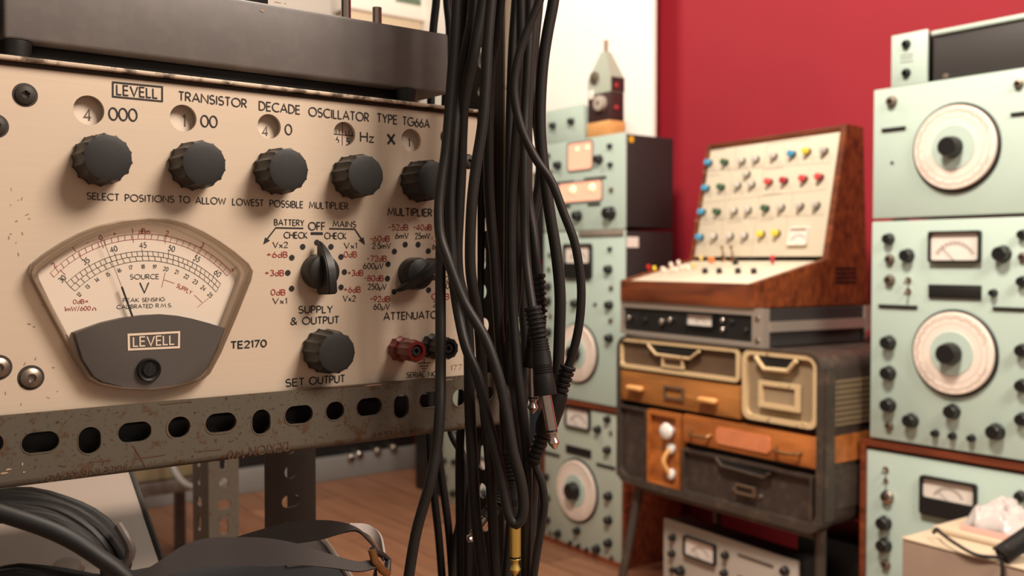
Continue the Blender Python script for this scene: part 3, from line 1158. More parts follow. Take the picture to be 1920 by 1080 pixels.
# binding posts
def post(px, py, m):
    u, v = F.uv(px, py)
    k = MB()
    r = .0084
    k.lathe([(r, 0), (r * 1.02, .002), (r * .98, .0045), (r * .8, .005), (r * .78, .0062), (r * .80, .0068, 1), (r * .86, .0205, 1), (r * .80, .0222, .6), (r * .5, .0224, 0), (r * .42, .0190, 0), (0, .0185, 0)], seg=80, flutes=10, depth=.11)
    o = F.put(k.mesh('binding_post', X[m], 40), 'binding_post', u, v)
    MB().lathe([(r * .36, .0186), (r * .36, .0212), (r * .2, .0212), (r * .18, .0192), (0, .0191)], seg=16).build('socket', X['blackcase'], o)
    return o


post(748, 654, 'redpost')['label'] = 'dark red binding post'
post(808, 649, 'knob')['label'] = 'black binding post'


# panel screws
def screw(px, py, r=.0052, m='steel', name='panel_screw', fc=None):
    fc = fc or F
    def f():
        k = MB()
        k.lathe([(r, 0), (r, r * .12), (r * .92, r * .3), (r * .62, r * .46), (r * .40, r * .5), (r * .34, r * .2), (0, r * .16)], seg=40)
        k.mat(1)
        k.lathe([(r * 1.22, 0), (r * 1.2, r * .05), (r * 1.0, r * .06)], seg=40)
        for q in range(5):
            a = q * 2 * math.pi / 5
            k.box(r * .28, r * .44, -r * .5, -r * .42, -r * .06, r * .06, M=Matrix.Rotation(a, 4, 'Y'))
        return k.mesh('panel_screw', [X[m], X['dexiond']])
    u, v = fc.uv(px, py)
    return fc.put(cached(('screw', r, m), f), name, u, v, 0, roll=.3)


screw(47, 178, .0049, 'dexiond')
screw(58, 708)
screw(-3, 689)
screw(-8, 236, .0049, 'dexiond')
screw(878, 303, .0042, 'dexiond')
screw(838, 257, .0042, 'dexiond')

# ---- fan shaped meter
z3 = lambda x, y: (x * .37037, 380 + y * .37037)
U3 = lambda x, y, d=0.0: F.uv(*z3(x, y), d)
outer_p = [(146, 385), (139, 350), (150, 312), (210, 262), (300, 203), (390, 155), (480, 119), (600, 89), (735, 76), (830, 82), (920, 100), (1010, 142), (1090, 190), (1170, 246), (1240, 306), (1262, 345), (1254, 390), (1180, 575), (1100, 760), (1045, 862), (1010, 893), (940, 918), (850, 938), (750, 948), (600, 940), (490, 922), (432, 893), (370, 795), (300, 672), (220, 525)]
inner_p = [(200, 388), (193, 362), (204, 342), (260, 298), (335, 247), (410, 203), (490, 168), (610, 130), (735, 111), (828, 117), (905, 138), (995, 178), (1070, 218), (1140, 270), (1207, 328), (1222, 358), (1214, 392), (1150, 560), (1080, 735), (1030, 835), (990, 876), (930, 903), (845, 922), (750, 933), (605, 926), (505, 908), (456, 878), (400, 790), (336, 655), (262, 515)]
DM = .0085
out3 = [U3(*p) for p in outer_p]
inn3 = [U3(*p, -DM * .8) for p in inner_p]
k = MB()
n = len(out3)
cx = sum(p[0] for p in out3) / n
cz = sum(p[1] for p in out3) / n
mid = [((a[0] * .55 + c[0] * .45), (a[1] * .55 + c[1] * .45)) for a, c in zip(out3, inn3)]
rows = [[(p, 0.0) for p in out3], [(p, -DM * .7) for p in out3], [((a[0] * .8 + c[0] * .2, a[1] * .8 + c[1] * .2), -DM) for a, c in zip(out3, inn3)], [(m_, -DM) for m_ in mid], [(c, -DM * .72) for c in inn3], [(c, -.0012) for c in inn3]]
vr = [[k.bm.verts.new((p[0], y, p[1])) for p, y in row] for row in rows]
fs = []
for A, B in zip(vr, vr[1:]):
    for i in range(n):
        j = (i + 1) % n
        fs.append(k.bm.faces.new([A[i], A[j], B[j], B[i]]))
for f in fs:
    f.smooth = True
bmesh.ops.recalc_face_normals(k.bm, faces=fs)
mt = k.build('meter', X['plasticrim'], osc)
k = MB()
yc = -.0012
k.flat(mid, yc)


def circle3(p, q, r):
    ax, ay = p; bx, by = q; cx, cy = r
    d = 2 * (ax * (by - cy) + bx * (cy - ay) + cx * (ay - by))
    ux = ((ax * ax + ay * ay) * (by - cy) + (bx * bx + by * by) * (cy - ay) + (cx * cx + cy * cy) * (ay - by)) / d
    uy = ((ax * ax + ay * ay) * (cx - bx) + (bx * bx + by * by) * (ax - cx) + (cx * cx + cy * cy) * (bx - ax)) / d
    return ux, uy, math.hypot(ax - ux, ay - uy)


yi = yc - .0002


def band(pa, pb, ncell, lw, ticks=None, ext=0.0, pc=None, skip=()):
    """scale band between two arcs given by three picture points each"""
    A = circle3(*[U3(*p) for p in pa])
    Bc = circle3(*[U3(*p) for p in pb])
    def pts(c, p, m=40):
        a0 = math.atan2(U3(*p[0])[1] - c[1], U3(*p[0])[0] - c[0])
        a1 = math.atan2(U3(*p[2])[1] - c[1], U3(*p[2])[0] - c[0])
        return [(c[0] + c[2] * math.cos(a0 + (a1 - a0) * i / m), c[1] + c[2] * math.sin(a0 + (a1 - a0) * i / m)) for i in range(m + 1)]
    k.stroke(pts(A, pa), lw, yi)
    k.stroke(pts(Bc, pb), lw, yi)
    ta, tb = pts(A, pa, ncell), pts(Bc, pb, ncell)
    for i in range(ncell + 1):
        p, q = Vector(ta[i]), Vector(tb[i])
        if ticks and i % ticks == 0:
            p = p + (p - q) * ext
        k.stroke([p, q], lw, yi)


lw = .00022
k.mat(1)
o_a = [(335, 405), (720, 246), (1112, 410)]
o_b = [(355, 428), (720, 270), (1101, 432)]
o_c = [(378, 447), (720, 294), (1090, 452)]
band(o_a, o_b, 32, lw, 5, .55)
band(o_b, o_c, 26, lw)
lo = circle3(*[U3(*p) for p in o_c])
for t, x, y in (('30', 312, 385), ('35', 432, 295), ('40', 572, 235), ('45', 720, 215), ('50', 865, 232), ('55', 993, 283), ('60', 1098, 357)):
    p = U3(x, y)
    textat(k, t, p, F.m(*z3(x, y), 9.6), math.atan2(p[1] - lo[1], p[0] - lo[0]) - math.pi / 2, .13, yi)
for t, x, y in (('12', 398, 465), ('13', 440, 425), ('14', 488, 390), ('15', 543, 363), ('16', 600, 342), ('17', 658, 328), ('18', 720, 323), ('19', 779, 324), ('20', 836, 335), ('21', 891, 350), ('22', 940, 373), ('23', 985, 400), ('24', 1026, 432), ('25', 1060, 467)):
    p = U3(x, y)
    textat(k, t, p, F.m(*z3(x, y), 7.2), math.atan2(p[1] - lo[1], p[0] - lo[0]) - math.pi / 2, .14, yi)


def M3(txt, x0, y0, x1, y1, h, w=.13):
    textline(k, txt, U3(x0, y0), U3(x1, y1), F.m(*z3(x0, y0), h), w, yi)


M3('SOURCE', 656, 387, 800, 385, 8.6)
M3('V', 705, 456, 750, 455, 19, .13)
M3('PEAK', 620, 503, 700, 501, 7)
M3('SENSING', 717, 501, 830, 497, 7)
M3('CALIBRATED', 588, 537, 770, 531, 7)
M3('R.M.S.', 786, 530, 868, 528, 7)
k.mat(2)
r_a = [(252, 355), (720, 158), (1165, 348)]
r_b = [(270, 377), (720, 184), (1145, 370)]
band(r_a, r_b, 30, lw, None)
Cc = circle3(*[U3(*p) for p in r_a])
for t, x, y in (('2', 270, 315), ('1', 372, 238), ('-', 440, 203), ('0', 507, 177), ('+', 577, 158), ('1', 666, 144), ('dBm', 728, 144), ('2', 842, 155), ('3', 1020, 215), ('4', 1177, 337)):
    p = U3(x, y)
    textat(k, t, p, F.m(*z3(x, y), 9.4), math.atan2(p[1] - Cc[1], p[0] - Cc[0]) - math.pi / 2, .12, yi)
for x, y in ((300, 338), (393, 258), (507, 195), (668, 165), (838, 170), (1006, 238)):
    p = Vector(U3(x, y))
    d = (p - Vector(Cc[:2])).normalized()
    k.stroke([p, p - d * F.m(*z3(x, y), 14)], lw, yi)
M3('0dB=', 368, 511, 443, 509, 7.6)
M3('1mW/600', 324, 548, 455, 544, 8)
M3('o', 462, 544, 486, 543, 8)
textat(k, 'SUPPLY', U3(930, 437), F.m(*z3(930, 437), 7.6), -R(29), .13, yi)
for q in ([(833, 352), (815, 428)], [(826, 390), (880, 408)], [(980, 467), (1020, 505)], [(1052, 483), (996, 528)]):
    k.stroke([U3(*p) for p in q], lw, yi)
k.build('scale_card', [X['cream'], X['ink'], X['redink']], mt)
# needle
nd = MB()
nd.tube([(U3(700, 690)[0], -.0042, U3(700, 690)[1]), (U3(605, 425)[0], -.0042, U3(605, 425)[1])], .00055, 8)
nd.tube([(U3(605, 425)[0], -.0042, U3(605, 425)[1]), (U3(512, 192)[0], -.0042, U3(512, 192)[1])], .00014, 6)
nd.build('needle', X['ink'], mt)
# dark lower cover with the maker's plate
cov = [(358, 655), (500, 605), (600, 582), (700, 568), (800, 563), (880, 570), (950, 584), (1040, 608), (1118, 632), (1080, 735), (1033, 832), (992, 874), (930, 901), (845, 920), (750, 931), (605, 924), (505, 906), (458, 876), (402, 790)]
k = MB()
k.prism([U3(*p) for p in cov], -.0072, -.0014, .0006)
cvr = k.mat(1)
ob, ib = [(625, 659), (889, 646), (888, 732), (627, 744)], [(636, 670), (879, 657), (878, 722), (638, 733)]
for i in range(4):
    j = (i + 1) % 4
    k.flat([U3(*ob[i]), U3(*ob[j]), U3(*ib[j]), U3(*ib[i])], -.0075)
textline(k, 'LEVELL', U3(655, 723), U3(859, 712), F.m(*z3(655, 723), 17), .15, -.0075)
k.build('meter_cover', [X['metercover'], X['whiteink']], mt)
p = U3(749, 845, -.007)
r = F.m(*z3(749, 845), 22)
k = MB().lathe([(r, .0070), (r, .0092), (r * .9, .0100), (r * .72, .0092), (r * .66, .0080), (r * .6, .0080)], p[0], 0, p[1], 36)
rg = k.build('adjuster_ring', X['boot'], mt)
k = MB().lathe([(r * .58, .007), (r * .58, .0098), (r * .5, .0104), (0, .0104)], p[0], 0, p[1], 28)
k.mat(1).box(-r * .07, r * .07, -.0107, -.0103, -r * .5, r * .5, M=Matrix.Translation((p[0], 0, p[1])) @ Matrix.Rotation(R(12), 4, 'Y'))
k.build('adjuster_screw', [X['knob'], X['black']], mt)
MB().flat([(a[0] * .5 + c[0] * .5, a[1] * .5 + c[1] * .5) for a, c in zip(mid, inn3)], -.0089).build('glass_pane', X['glass'], mt)

# ================================================================ worn shelf strip over the oscillator, grey case, box on it
top_strip_z0 = R0.uv(0, 122)[1]
top_strip_z1 = R0.uv(0, 104)[1]

shelf = on_plane(R0, u_l, 0, 'shelving_frame', 'rusty grey slotted angle shelving frame carrying the oscillator and hung with cables', 'shelving')
S = Face(shelf)
# front beam
zb1 = S.uv(0, 776)[1]
zb0 = S.uv(0, 914)[1]
ub1 = S.uv(938, 740)[0]
hl = []


def slotpoly(x, y, w, h):
    u, v = S.uv(x, y, -.004)
    a, c = S.m(x, y, w) / 2, S.m(x, y, h) / 2
    lr = .797 + .607 * (960 - x) / FPX
    a /= lr
    return rrect(u - a, u + a, v - c, v + c, min(a, c) * .98, 6)


for q in ((-28, 832, 66, 40), (74, 828, 70, 39), (166, 824.5, 42, 50), (250.5, 809, 62, 37), (333, 800, 41, 39), (411.5, 791.5, 57, 36), (487, 790, 34, 46), (557.5, 776.5, 52, 34), (625, 769.5, 34, 34), (689, 762, 47, 33), (749, 761, 28, 45), (803, 748.5, 40, 29), (858, 745, 26, 31), (906, 738, 34, 26)):
    hl.append(slotpoly(*q))
b = MB()
b.holes([(0.0, zb0 + .004), (0, zb1), (ub1, zb1), (ub1, zb0 + .004)], hl, -.0065, -.0045)
# rounded bend and the flange under the oscillator
nb = 6
prev = None
sec = [(-.0065, zb0 + .004)] + [(-.0025 - .004 * math.cos(R(a)), zb0 + .004 - .004 * math.sin(R(a))) for a in (15, 30, 45, 60, 75, 90)] + [(.06, zb0), (.06, zb0 + .002), (-.0022, zb0 + .002), (-.0045, zb0 + .004)]
vs = [[b.bm.verts.new((u, y, z)) for y, z in sec] for u in (0, ub1)]
fs = []
for i in range(len(sec)):
    j = (i + 1) % len(sec)
    fs.append(b.bm.faces.new([vs[0][i], vs[0][j], vs[1][j], vs[1][i]]))
fs.append(b.bm.faces.new(vs[0][::-1]))
fs.append(b.bm.faces.new(vs[1]))
for f in fs:
    f.smooth = True
bmesh.ops.recalc_face_normals(b.bm, faces=fs)
b.mat(1)
yb = -.0068


def TB(txt, x0, y0, x1, y1, h, w=.14):
    """stamped upside down: the baseline runs from right to left"""
    textline(b, txt, S.uv(x0, y0, -.0065), S.uv(x1, y1, -.0065), S.m(x0, y0, h), w, yb, .24)


# starts at the right hand end because it reads upside down
TB('MADE', 238, 869.5, 195, 876, 11)
TB('IN', 187, 877, 168, 880, 11)
TB('ENGLAND', 162, 881, 88, 892, 11)
TB('DEXION', 540, 828.5, 468, 838, 16)
TB('140', 458, 842, 428, 845.5, 16)
TB('MADE', 795, 801, 767, 804, 8)
TB('IN', 761, 804.5, 750, 806, 8)
TB('ENGLAND', 745, 806.5, 697, 812, 8)
TB('MADE', 893, 790, 858, 795, 8)
b.mat(2)
for q in ([(250, 835), (274, 876)], [(252, 860), (310, 852)], [(168, 866), (206, 862)], [(365, 846), (415, 842)], [(560, 731), (690, 722)], [(110, 872), (124, 874)], [(300, 758), (360, 752)]):
    b.stroke([S.uv(*p, -.0065) for p in q], S.m(q[0][0], q[0][1], 2.2), yb)
b.mat(4)
for q in hl:
    cx_ = sum(p[0] for p in q) / len(q)
    cz_ = sum(p[1] for p in q) / len(q)
    ww = rs.uniform(.0004, .0010)
    lo_ = max(abs(p[0] - cx_) for p in q)
    ho_ = max(abs(p[1] - cz_) for p in q)
    m0 = rs.randrange(len(q))
    arc_ = [q[(m0 + i) % len(q)] for i in range(int(len(q) * rs.uniform(.45, .8)))]
    b.stroke([(cx_ + (p[0] - cx_) * (1 + ww * .7 / lo_), cz_ + (p[1] - cz_) * (1 + ww * .7 / ho_)) for p in arc_], ww, yb)
b.mat(3)
for x, y, w, h in ((8, 887, 14, 4), (16, 880, 10, 4), (42, 870, 3, 7), (45, 885, 5, 3), (700, 722, 40, 2.0), (838, 712, 26, 2.5)):
    u, v = S.uv(x, y, -.0065)
    w_, h_ = S.m(x, y, w) / 2, S.m(x, y, h) / 2
    b.flat([(u - w_, v - h_ * .6), (u - w_ * .2, v - h_), (u + w_ * .8, v - h_ * .5), (u + w_, v + h_ * .5), (u + w_ * .1, v + h_), (u - w_ * .7, v + h_ * .8)], yb)
b.build('slotted_beam', [X['dexion'], X['emboss'], X['rust'], X['chip'], X['rustring']], shelf)
# angle strip along the top of the oscillator
b = MB()
b.box(0, ub1 - .012, -.001, .008, top_strip_z0 + .0002, top_strip_z1 - .0022, .0008)
b.build('front_strip', X['dexiond'], shelf)
b = MB()
b.box(0, ub1 - .012, -.0045, .02, top_strip_z1 - .0021, top_strip_z1, .0006)
strip = b.build('top_strip', X['wear'], shelf)


# uprights
def upright(u, y, z0, z1, a=.038, d=.058, sides=(1, 1), mname='dexiond', slots_from=0.0, slots_to=2.0, flip=1, phase=0.0, front=True, mfront=None):
    """slotted angle: flange a across (plane y), flange d going back"""
    b = MB()
    t = .002
    hs, hp = [], []
    z = z0 + .03 + phase
    kk = 0
    while z < z1 - .03:
        if slots_from < z < slots_to:
            if kk % 3 == 0:
                hs.append(rrect(a * .5 - .0045, a * .5 + .0045, z - .009, z + .009, .0044, 6))
                hp.append(rrect(d * .6 - .0045, d * .6 + .0045, z - .009, z + .009, .0044, 6))
            elif kk % 3 == 1:
                hs.append(rrect(a * .5 - .008, a * .5 + .008, z - .005, z + .005, .0049, 6))
                hp.append(rrect(d * .6 - .008, d * .6 + .008, z - .005, z + .005, .0049, 6))
            else:
                hs.append(circ(a * .5, z, .0055, 18))
                hp.append(circ(d * .6, z, .0055, 18))
        z += .024
        kk += 1
    b.mat(1 if mfront else 0).holes([(0, z0), (a, z0), (a, z1), (0, z1)], hs if front else [], 0, t)
    b.mat(0)
    n0 = len(b.bm.verts)
    b.holes([(0.0021, z0), (d, z0), (d, z1), (0.0021, z1)], hp, 0, t)
    b.bm.verts.ensure_lookup_table()
    Mx = Matrix(((0, 1, 0, 0), (1, 0, 0, 0), (0, 0, 1, 0), (0, 0, 0, 1)))
    for v in b.bm.verts[n0:]:
        v.co = Mx @ v.co
    if flip < 0:
        for v in b.bm.verts:
            v.co.x = -v.co.x
    bmesh.ops.recalc_face_normals(b.bm, faces=b.bm.faces[:])
    return b.build('upright', [X[mname], X[mfront or mname]], shelf, Matrix.Translation((u, y, 0)))


uF = S.uv(948, 489)[0]
upright(uF, .0005, 0, 1.33, .0085, .046, slots_from=.6, phase=.006, front=False, mfront='wear2')
# two posts of the rear frame, seen below the beam
pr = shelf.matrix_world.copy()


def shelf_local(px, py, Y):
    w = W(px, py, Y)
    q = S.I @ w
    return q.x, q.y


uB, yB = shelf_local(391, 900, 1.05)
b1 = upright(uB, yB, 0, zb0 - .004, .034, .05, slots_from=.0, mname='dexion')
uC, yC = shelf_local(592, 900, .80)
b2 = upright(uC, yC, 0, zb0 - .004, .044, .052, slots_from=.0, flip=-1)
# lower shelf board, below the frame
MB().box(0.0, .42, .015, .43, .535, .555, .002).build('shelf_board', X['darkmetal'], shelf)
MB().box(-.004, .0, 0, .06, 0, 1.33).build('upright', X['dexion'], shelf)
# slotted plate the cables hang from, above the frame
ZH = 1.30
MB().box(uF - .085, uF + .075, -.17, .10, ZH, ZH + .012, .002).build('cable_hanger', X['steel'], shelf)
MB().box(uF - .02, uF + .012, .0025, .05, 1.25, ZH).build('hanger_bracket', X['steel'], shelf)

# grey case
cz0 = S.uv(20, 71)[1]
cz1 = R0.uv(840, 60)[1]
cu0 = S.uv(6, 40, .004)[0]
cu1 = S.uv(842, 120, .004)[0]
cs = on_plane(R0, u_l + cu0, top_strip_z1, 'instrument_case', 'low dark grey metal case on black feet, lying on top of the oscillator', 'case')
CF = Face(cs)
cw = cu1 - cu0
cz0 -= top_strip_z1
cz1 -= top_strip_z1
b = MB()
b.box(0, cw, .004, .13, cz0, cz1, .0022, 3)
b.mat(1)
for x, y, w, h in ((492, 20, 9, 6), (520, 5, 16, 3), (534, 7, 5, 3)):
    u, v = CF.uv(x, y, .004)
    w_, h_ = CF.m(x, y, w) / 2, CF.m(x, y, h) / 2
    b.flat([(u - w_, v - h_ * .3), (u - w_ * .1, v - h_), (u + w_ * .8, v - h_ * .6), (u + w_, v + h_ * .7), (u + w_ * .2, v + h_ * .6), (u - w_ * .6, v + h_)], .0037)
b.build('lid', [X['casegrey'], X['chip']], cs)
MB().box(-.022, -.004, .003, .13, cz0 + .0005, cz1 + .01, .002).build('black_end', X['black'], cs)
MB().box(.0, cw - .035, .0125, .125, .0012, cz0 - .0002, .001).build('base_plate', X['black'], cs)
for x in (755, 30):
    u, v = CF.uv(x, 180, .012)
    MB().lathe([(.0062, 0), (.0075, cz0 * .9), (.0075, cz0)], 0, 0, 0, 20, M=Matrix.Translation((u, .006 + .0075 - .004, 0.0)) @ Matrix.Rotation(R(90), 4, 'X') @ Matrix.Scale(-1, 4, (0, 1, 0))).build('rubber_foot', X['black'], cs)
for x, yb_, tp in ((649, 30, .034), (707, 40, .0)):
    q = CF.I @ W(x, yb_, .615 if tp else .64)
    hh = .024 if tp else .0145
    MB().tube([(q.x, q.y, cz1 - .001), (q.x, q.y, cz1 + hh)], .0031, 16).build('post', X['nickel'], cs)
q = CF.I @ W(505, 12, .60)
bb = on_plane(R0, 0, cz1 + top_strip_z1, 'black_box', 'black box standing on the grey case, only its lower edge in view', 'box')
qq = CF.W @ Vector((q.x, q.y, 0))
bb.location.x, bb.location.y = qq.x, qq.y
b = MB()
b.box(-.12, .0, 0, .05, .0038, .06, .002)
b.build('body', X['black'], bb)
for x in (-.1, -.02):
    MB().box(x - .004, x + .004, .01, .018, 0, .0039).build('rubber_foot', X['boot'], bb)
# ================================================================ hanging cables
PEG = lambda k: (uF + .004, -.012 - .0 * k)


def CW(px, py, Y):
    return W(px, py, Y if Y > .66 else .66 + (Y - .66) * .6)


def cable(name, label, pts, r=.0038, m='rubber', group='black cables hung beside the oscillator', hang=None):
    """pts: (picture x, picture y, distance); surveyed to real positions"""
    th = thing(name, label, 'cable', CW(*pts[len(pts) // 2]), 0, group)
    base = th.location
    w = [CW(*p) - base for p in pts]
    if hang is not None:
        q = CW(*pts[0])
        nz_ = int((ZH - q.z) / .04)
        w = [Vector((q.x, q.y, ZH + .001 + (q.z - ZH) * k / nz_)) - base for k in range(nz_)] + w
    cb = MB().tube(catmull(w, .003), r * .76, 12).build('cord', X[m], th)
    return th, base


def frame_axis(p, q):
    """matrix taking outward (-y) to direction q-p, at p"""
    d = (Vector(q) - Vector(p)).normalized()
    return Matrix.Translation(Vector(p)) @ (-d).to_track_quat('Y', 'Z').to_matrix().to_4x4()


def plug(th, base, p_boot, p_body0, p_body1, p_tip, metal='nickel', r=.0050, boot=True, ribs=7):
    """jack plug: ribbed boot, flared body, sleeve, ring, tip"""
    a, b_, c, d = [CW(*p) - base for p in (p_boot, p_body0, p_body1, p_tip)]
    if boot:
        L = (b_ - a).length
        k = MB()
        prof = [(0, 0), (r * 1.05, 0)]
        for i in range(ribs):
            h0 = L * i / ribs
            prof += [(r * (1.05 + .1 * i / ribs), h0 + L * .04), (r * (1.05 + .1 * i / ribs), h0 + L / ribs * .62), (r * .85, h0 + L / ribs * .68), (r * .85, h0 + L / ribs * .98)]
        prof += [(r * 1.05, L)]
        k.lathe(prof, seg=20, M=frame_axis(a, b_))
        k.build('strain_relief', X['boot'], th)
    L = (c - b_).length
    k = MB()
    prof = [(0, 0), (r * 1.05, 0)]
    for i in range(4):
        h = L * (.04 + .05 * i)
        prof += [(r * (1.05 + .02 * i), h), (r * (.99 + .02 * i), h + L * .012), (r * (.99 + .02 * i), h + L * .03), (r * (1.07 + .02 * i), h + L * .04)]
    prof += [(r * 1.14, L * .3), (r * 1.18, L * .44)]
    for i in range(4):
        h = L * (.46 + .045 * i)
        prof += [(r * 1.19, h), (r * 1.12, h + L * .012), (r * 1.12, h + L * .028), (r * 1.2, h + L * .036)]
    prof += [(r * 1.22, L * .66), (r * 1.32, L * .98), (r * 1.27, L), (0, L)]
    k.lathe(prof, seg=24, M=frame_axis(b_, c))
    k.build('plug_body', X['boot'], th)
    jackpin(th, c, d, metal)


def jackpin(th, c, d, metal='nickel'):
    L = (d - c).length
    rr = .0033
    s = L / .0315
    k = MB()
    k.lathe([(0, -.001), (rr, 0), (rr, L * .63)], seg=20, M=frame_axis(c, d))
    k.lathe([(rr * .9, L * .66), (rr, L * .67), (rr, L * .69), (rr * .72, L * .71), (rr * .62, L * .75), (rr * .72, L * .79), (rr * 1.0, L * .86), (rr * .95, L * .88), (rr * .35, L * .97), (0, L)], seg=20, M=frame_axis(c, d))
    k.mat(1).lathe([(rr * .98, L * .628), (rr * 1.0, L * .632), (rr * .98, L * .664), (rr * .8, L * .668)], seg=20, M=frame_axis(c, d))
    k.build('jack_pin', [X[metal], X['black']], th)


D1 = .505
cable('instrument_cable', 'thick black cable crossing the oscillator front and looping up again above the gold jack pin',
      [(858, -60, .52), (853, 60, .52), (846, 160, .52), (836, 283, .515), (828, 339, .51), (823, 394, .505), (826, 445, .50), (838, 482, .495), (870, 566, .49), (909, 633, .485), (933, 700, .48), (951, 780, .478), (963, 850, .476), (976, 900, .476), (981, 935, .476), (981, 958, .476), (977, 974, .476), (968, 983, .476), (959, 976, .477), (952, 958, .478), (947, 930, .48), (933, 860, .484), (914, 785, .49), (895, 704, .497), (874, 652, .505), (860, 591, .515), (852, 540, .52), (847, 478, .525), (844, 380, .53), (850, 283, .535), (857, 200, .54), (872, 100, .54), (886, 30, .545), (893, -60, .55)], .0040, hang=.10)
cable('instrument_cable', 'straight black cable hanging in front of the black binding post and the beam end',
      [(872, -60, .555), (862, 80, .555), (848, 220, .55), (836, 330, .545), (829, 400, .54), (826, 480, .53), (826, 600, .52), (826, 700, .51), (825, 765, .50), (819, 838, .495), (807, 903, .49), (792, 955, .49), (780, 1000, .49), (766, 1085, .49), (758, 1160, .49)], .0042, hang=.13)
cable('instrument_cable', 'black cable over the dark screw at the panel end, passing down behind the thick loop',
      [(912, -60, .53), (904, 12, .53), (888, 100, .53), (877, 150, .535), (869, 200, .54), (866, 250, .545), (864, 320, .55), (860, 400, .55), (857, 470, .55), (860, 520, .55), (873, 575, .55), (879, 650, .55), (881, 760, .55), (885, 850, .55), (892, 967, .55), (907, 1085, .55), (913, 1160, .55)], .0046, hang=.11)
cable('instrument_cable', 'wide black cable hanging between the pale panel end and the slotted upright',
      [(926, -60, .50), (921, 0, .50), (915, 72, .50), (910, 168, .50), (904, 240, .50), (896, 290, .50), (889, 340, .50), (884, 394, .50), (882, 500, .505), (888, 550, .51), (897, 600, .52), (903, 680, .53), (908, 760, .54), (917, 850, .545), (923, 960, .55), (930, 1085, .55), (934, 1160, .55)], .0042, hang=.07)
cable('instrument_cable', 'thin black cable lying against the dark face of the slotted upright',
      [(945, -60, .57), (938, 0, .57), (931, 60, .57), (922, 110, .575), (917, 200, .58), (916, 290, .58), (917, 360, .58), (921, 420, .58), (927, 480, .58), (932, 563, .575), (938, 647, .57), (944, 702, .565), (946, 770, .56), (950, 860, .56), (958, 960, .56), (950, 1085, .56), (950, 1160, .56)], .0043, hang=.04)
cable('instrument_cable', 'black cable hanging straight along the pale edge of the upright',
      [(977, -60, .55), (977, 0, .55), (977, 100, .55), (972, 200, .55), (965, 290, .55), (959, 394, .55), (958, 480, .55), (960, 560, .55), (966, 640, .545), (971, 702, .54), (981, 780, .535), (989, 870, .53), (988, 967, .53), (987, 1085, .53), (987, 1160, .53)], .0040, hang=.075)
cable('instrument_cable', 'slim black cable second along from the pale edge of the upright',
      [(989, -60, .58), (988, 0, .58), (986, 100, .58), (980, 200, .58), (974, 290, .58), (971, 394, .575), (971, 480, .57), (968, 560, .565), (956, 640, .56), (958, 730, .56), (967, 790, .56), (975, 880, .565), (968, 980, .57), (960, 1085, .57), (957, 1160, .57)], .0040, hang=.045)
# cable ending in the near plug
th, bs = cable('patch_cable', 'black cable ending in the near jack plug with a long bare nickel pin',
               [(995, -60, .53), (994, 0, .53), (992, 60, .53), (988, 144, .53), (985, 200, .53), (983, 283, .525), (983, 394, .52), (986, 480, .51), (992, 536, .50), (999, 582, .492)], .0036, hang=.09)
plug(th, bs, (998, 576, .492), (1011, 636, .488), (1023, 741, .482), (1041, 844, .478))
# rear plug
th, bs = cable('patch_cable', 'black cable ending in the rear jack plug half hidden behind the near one',
               [(1004, -60, .57), (1003, 0, .57), (1000, 60, .57), (993, 150, .57), (989, 250, .57), (989, 330, .57), (992, 384, .57), (1000, 436, .565), (1004, 480, .56), (1007, 520, .558)], .0038, hang=.05)
plug(th, bs, (1007, 514, .558), (1010, 590, .556), (999, 690, .552), (999, 776, .55))
# crossing cable with inline coupler
th, bs = cable('coupled_cable', 'black cable bowing out over the green cabinets to an inline coupler',
               [(1022, -60, .50), (1012, 0, .50), (994, 45, .50), (975, 96, .50), (964, 156, .50), (967, 200, .50), (980, 248, .50), (1006, 300, .50), (1033, 339, .50), (1057, 400, .50), (1076, 450, .50), (1086, 500, .50), (1090, 545, .50), (1087, 600, .50), (1078, 647, .502), (1065, 690, .505)], .0034, hang=.11)
a, b_, c_, d_ = [CW(*p) - bs for p in ((1066, 686, .505), (1050, 735, .508), (1018, 815, .515), (1000, 862, .52))]
r = .0049
for p, q, nm in ((a, b_, 0), (d_, c_, 1)):
    L = (q - p).length
    prof = [(0, 0), (r * .85, 0)]
    for i in range(5):
        prof += [(r * .95, L * (i / 5 + .02)), (r * .95, L * (i / 5 + .12)), (r * .72, L * (i / 5 + .13)), (r * .72, L * (i / 5 + .19))]
    prof += [(r, L)]
    MB().lathe(prof, seg=20, M=frame_axis(p, q)).build('strain_relief', X['boot'], th)
L = (c_ - b_).length
MB().lathe([(0, 0), (r, 0), (r * 1.3, L * .2), (r * 1.35, L * .8), (r, L), (0, L)], seg=22, M=frame_axis(b_, c_)).build('coupler_body', X['boot'], th)
MB().tube(catmull([CW(*p) - bs for p in ((1001, 860, .52), (1006, 878, .52), (1016, 905, .52), (1021, 945, .52), (1016, 985, .52), (1008, 1030, .52), (1000, 1085, .52), (992, 1160, .52))]), .0024, 10).build('tail_cord', X['rubber'], th)
cable('instrument_cable', 'outermost straight black cable hanging past the plugs in front of the green stack',
      [(1044, -60, .54), (1038, 0, .54), (1026, 65, .54), (1018, 120, .54), (1013, 200, .54), (1014, 260, .54), (1020, 320, .54), (1031, 400, .54), (1043, 475, .54), (1050, 549, .54), (1049, 625, .54), (1045, 710, .54), (1036, 775, .54), (1018, 820, .545), (1004, 870, .55), (998, 940, .56), (994, 1020, .56), (990, 1160, .56)], .0046, hang=.065)
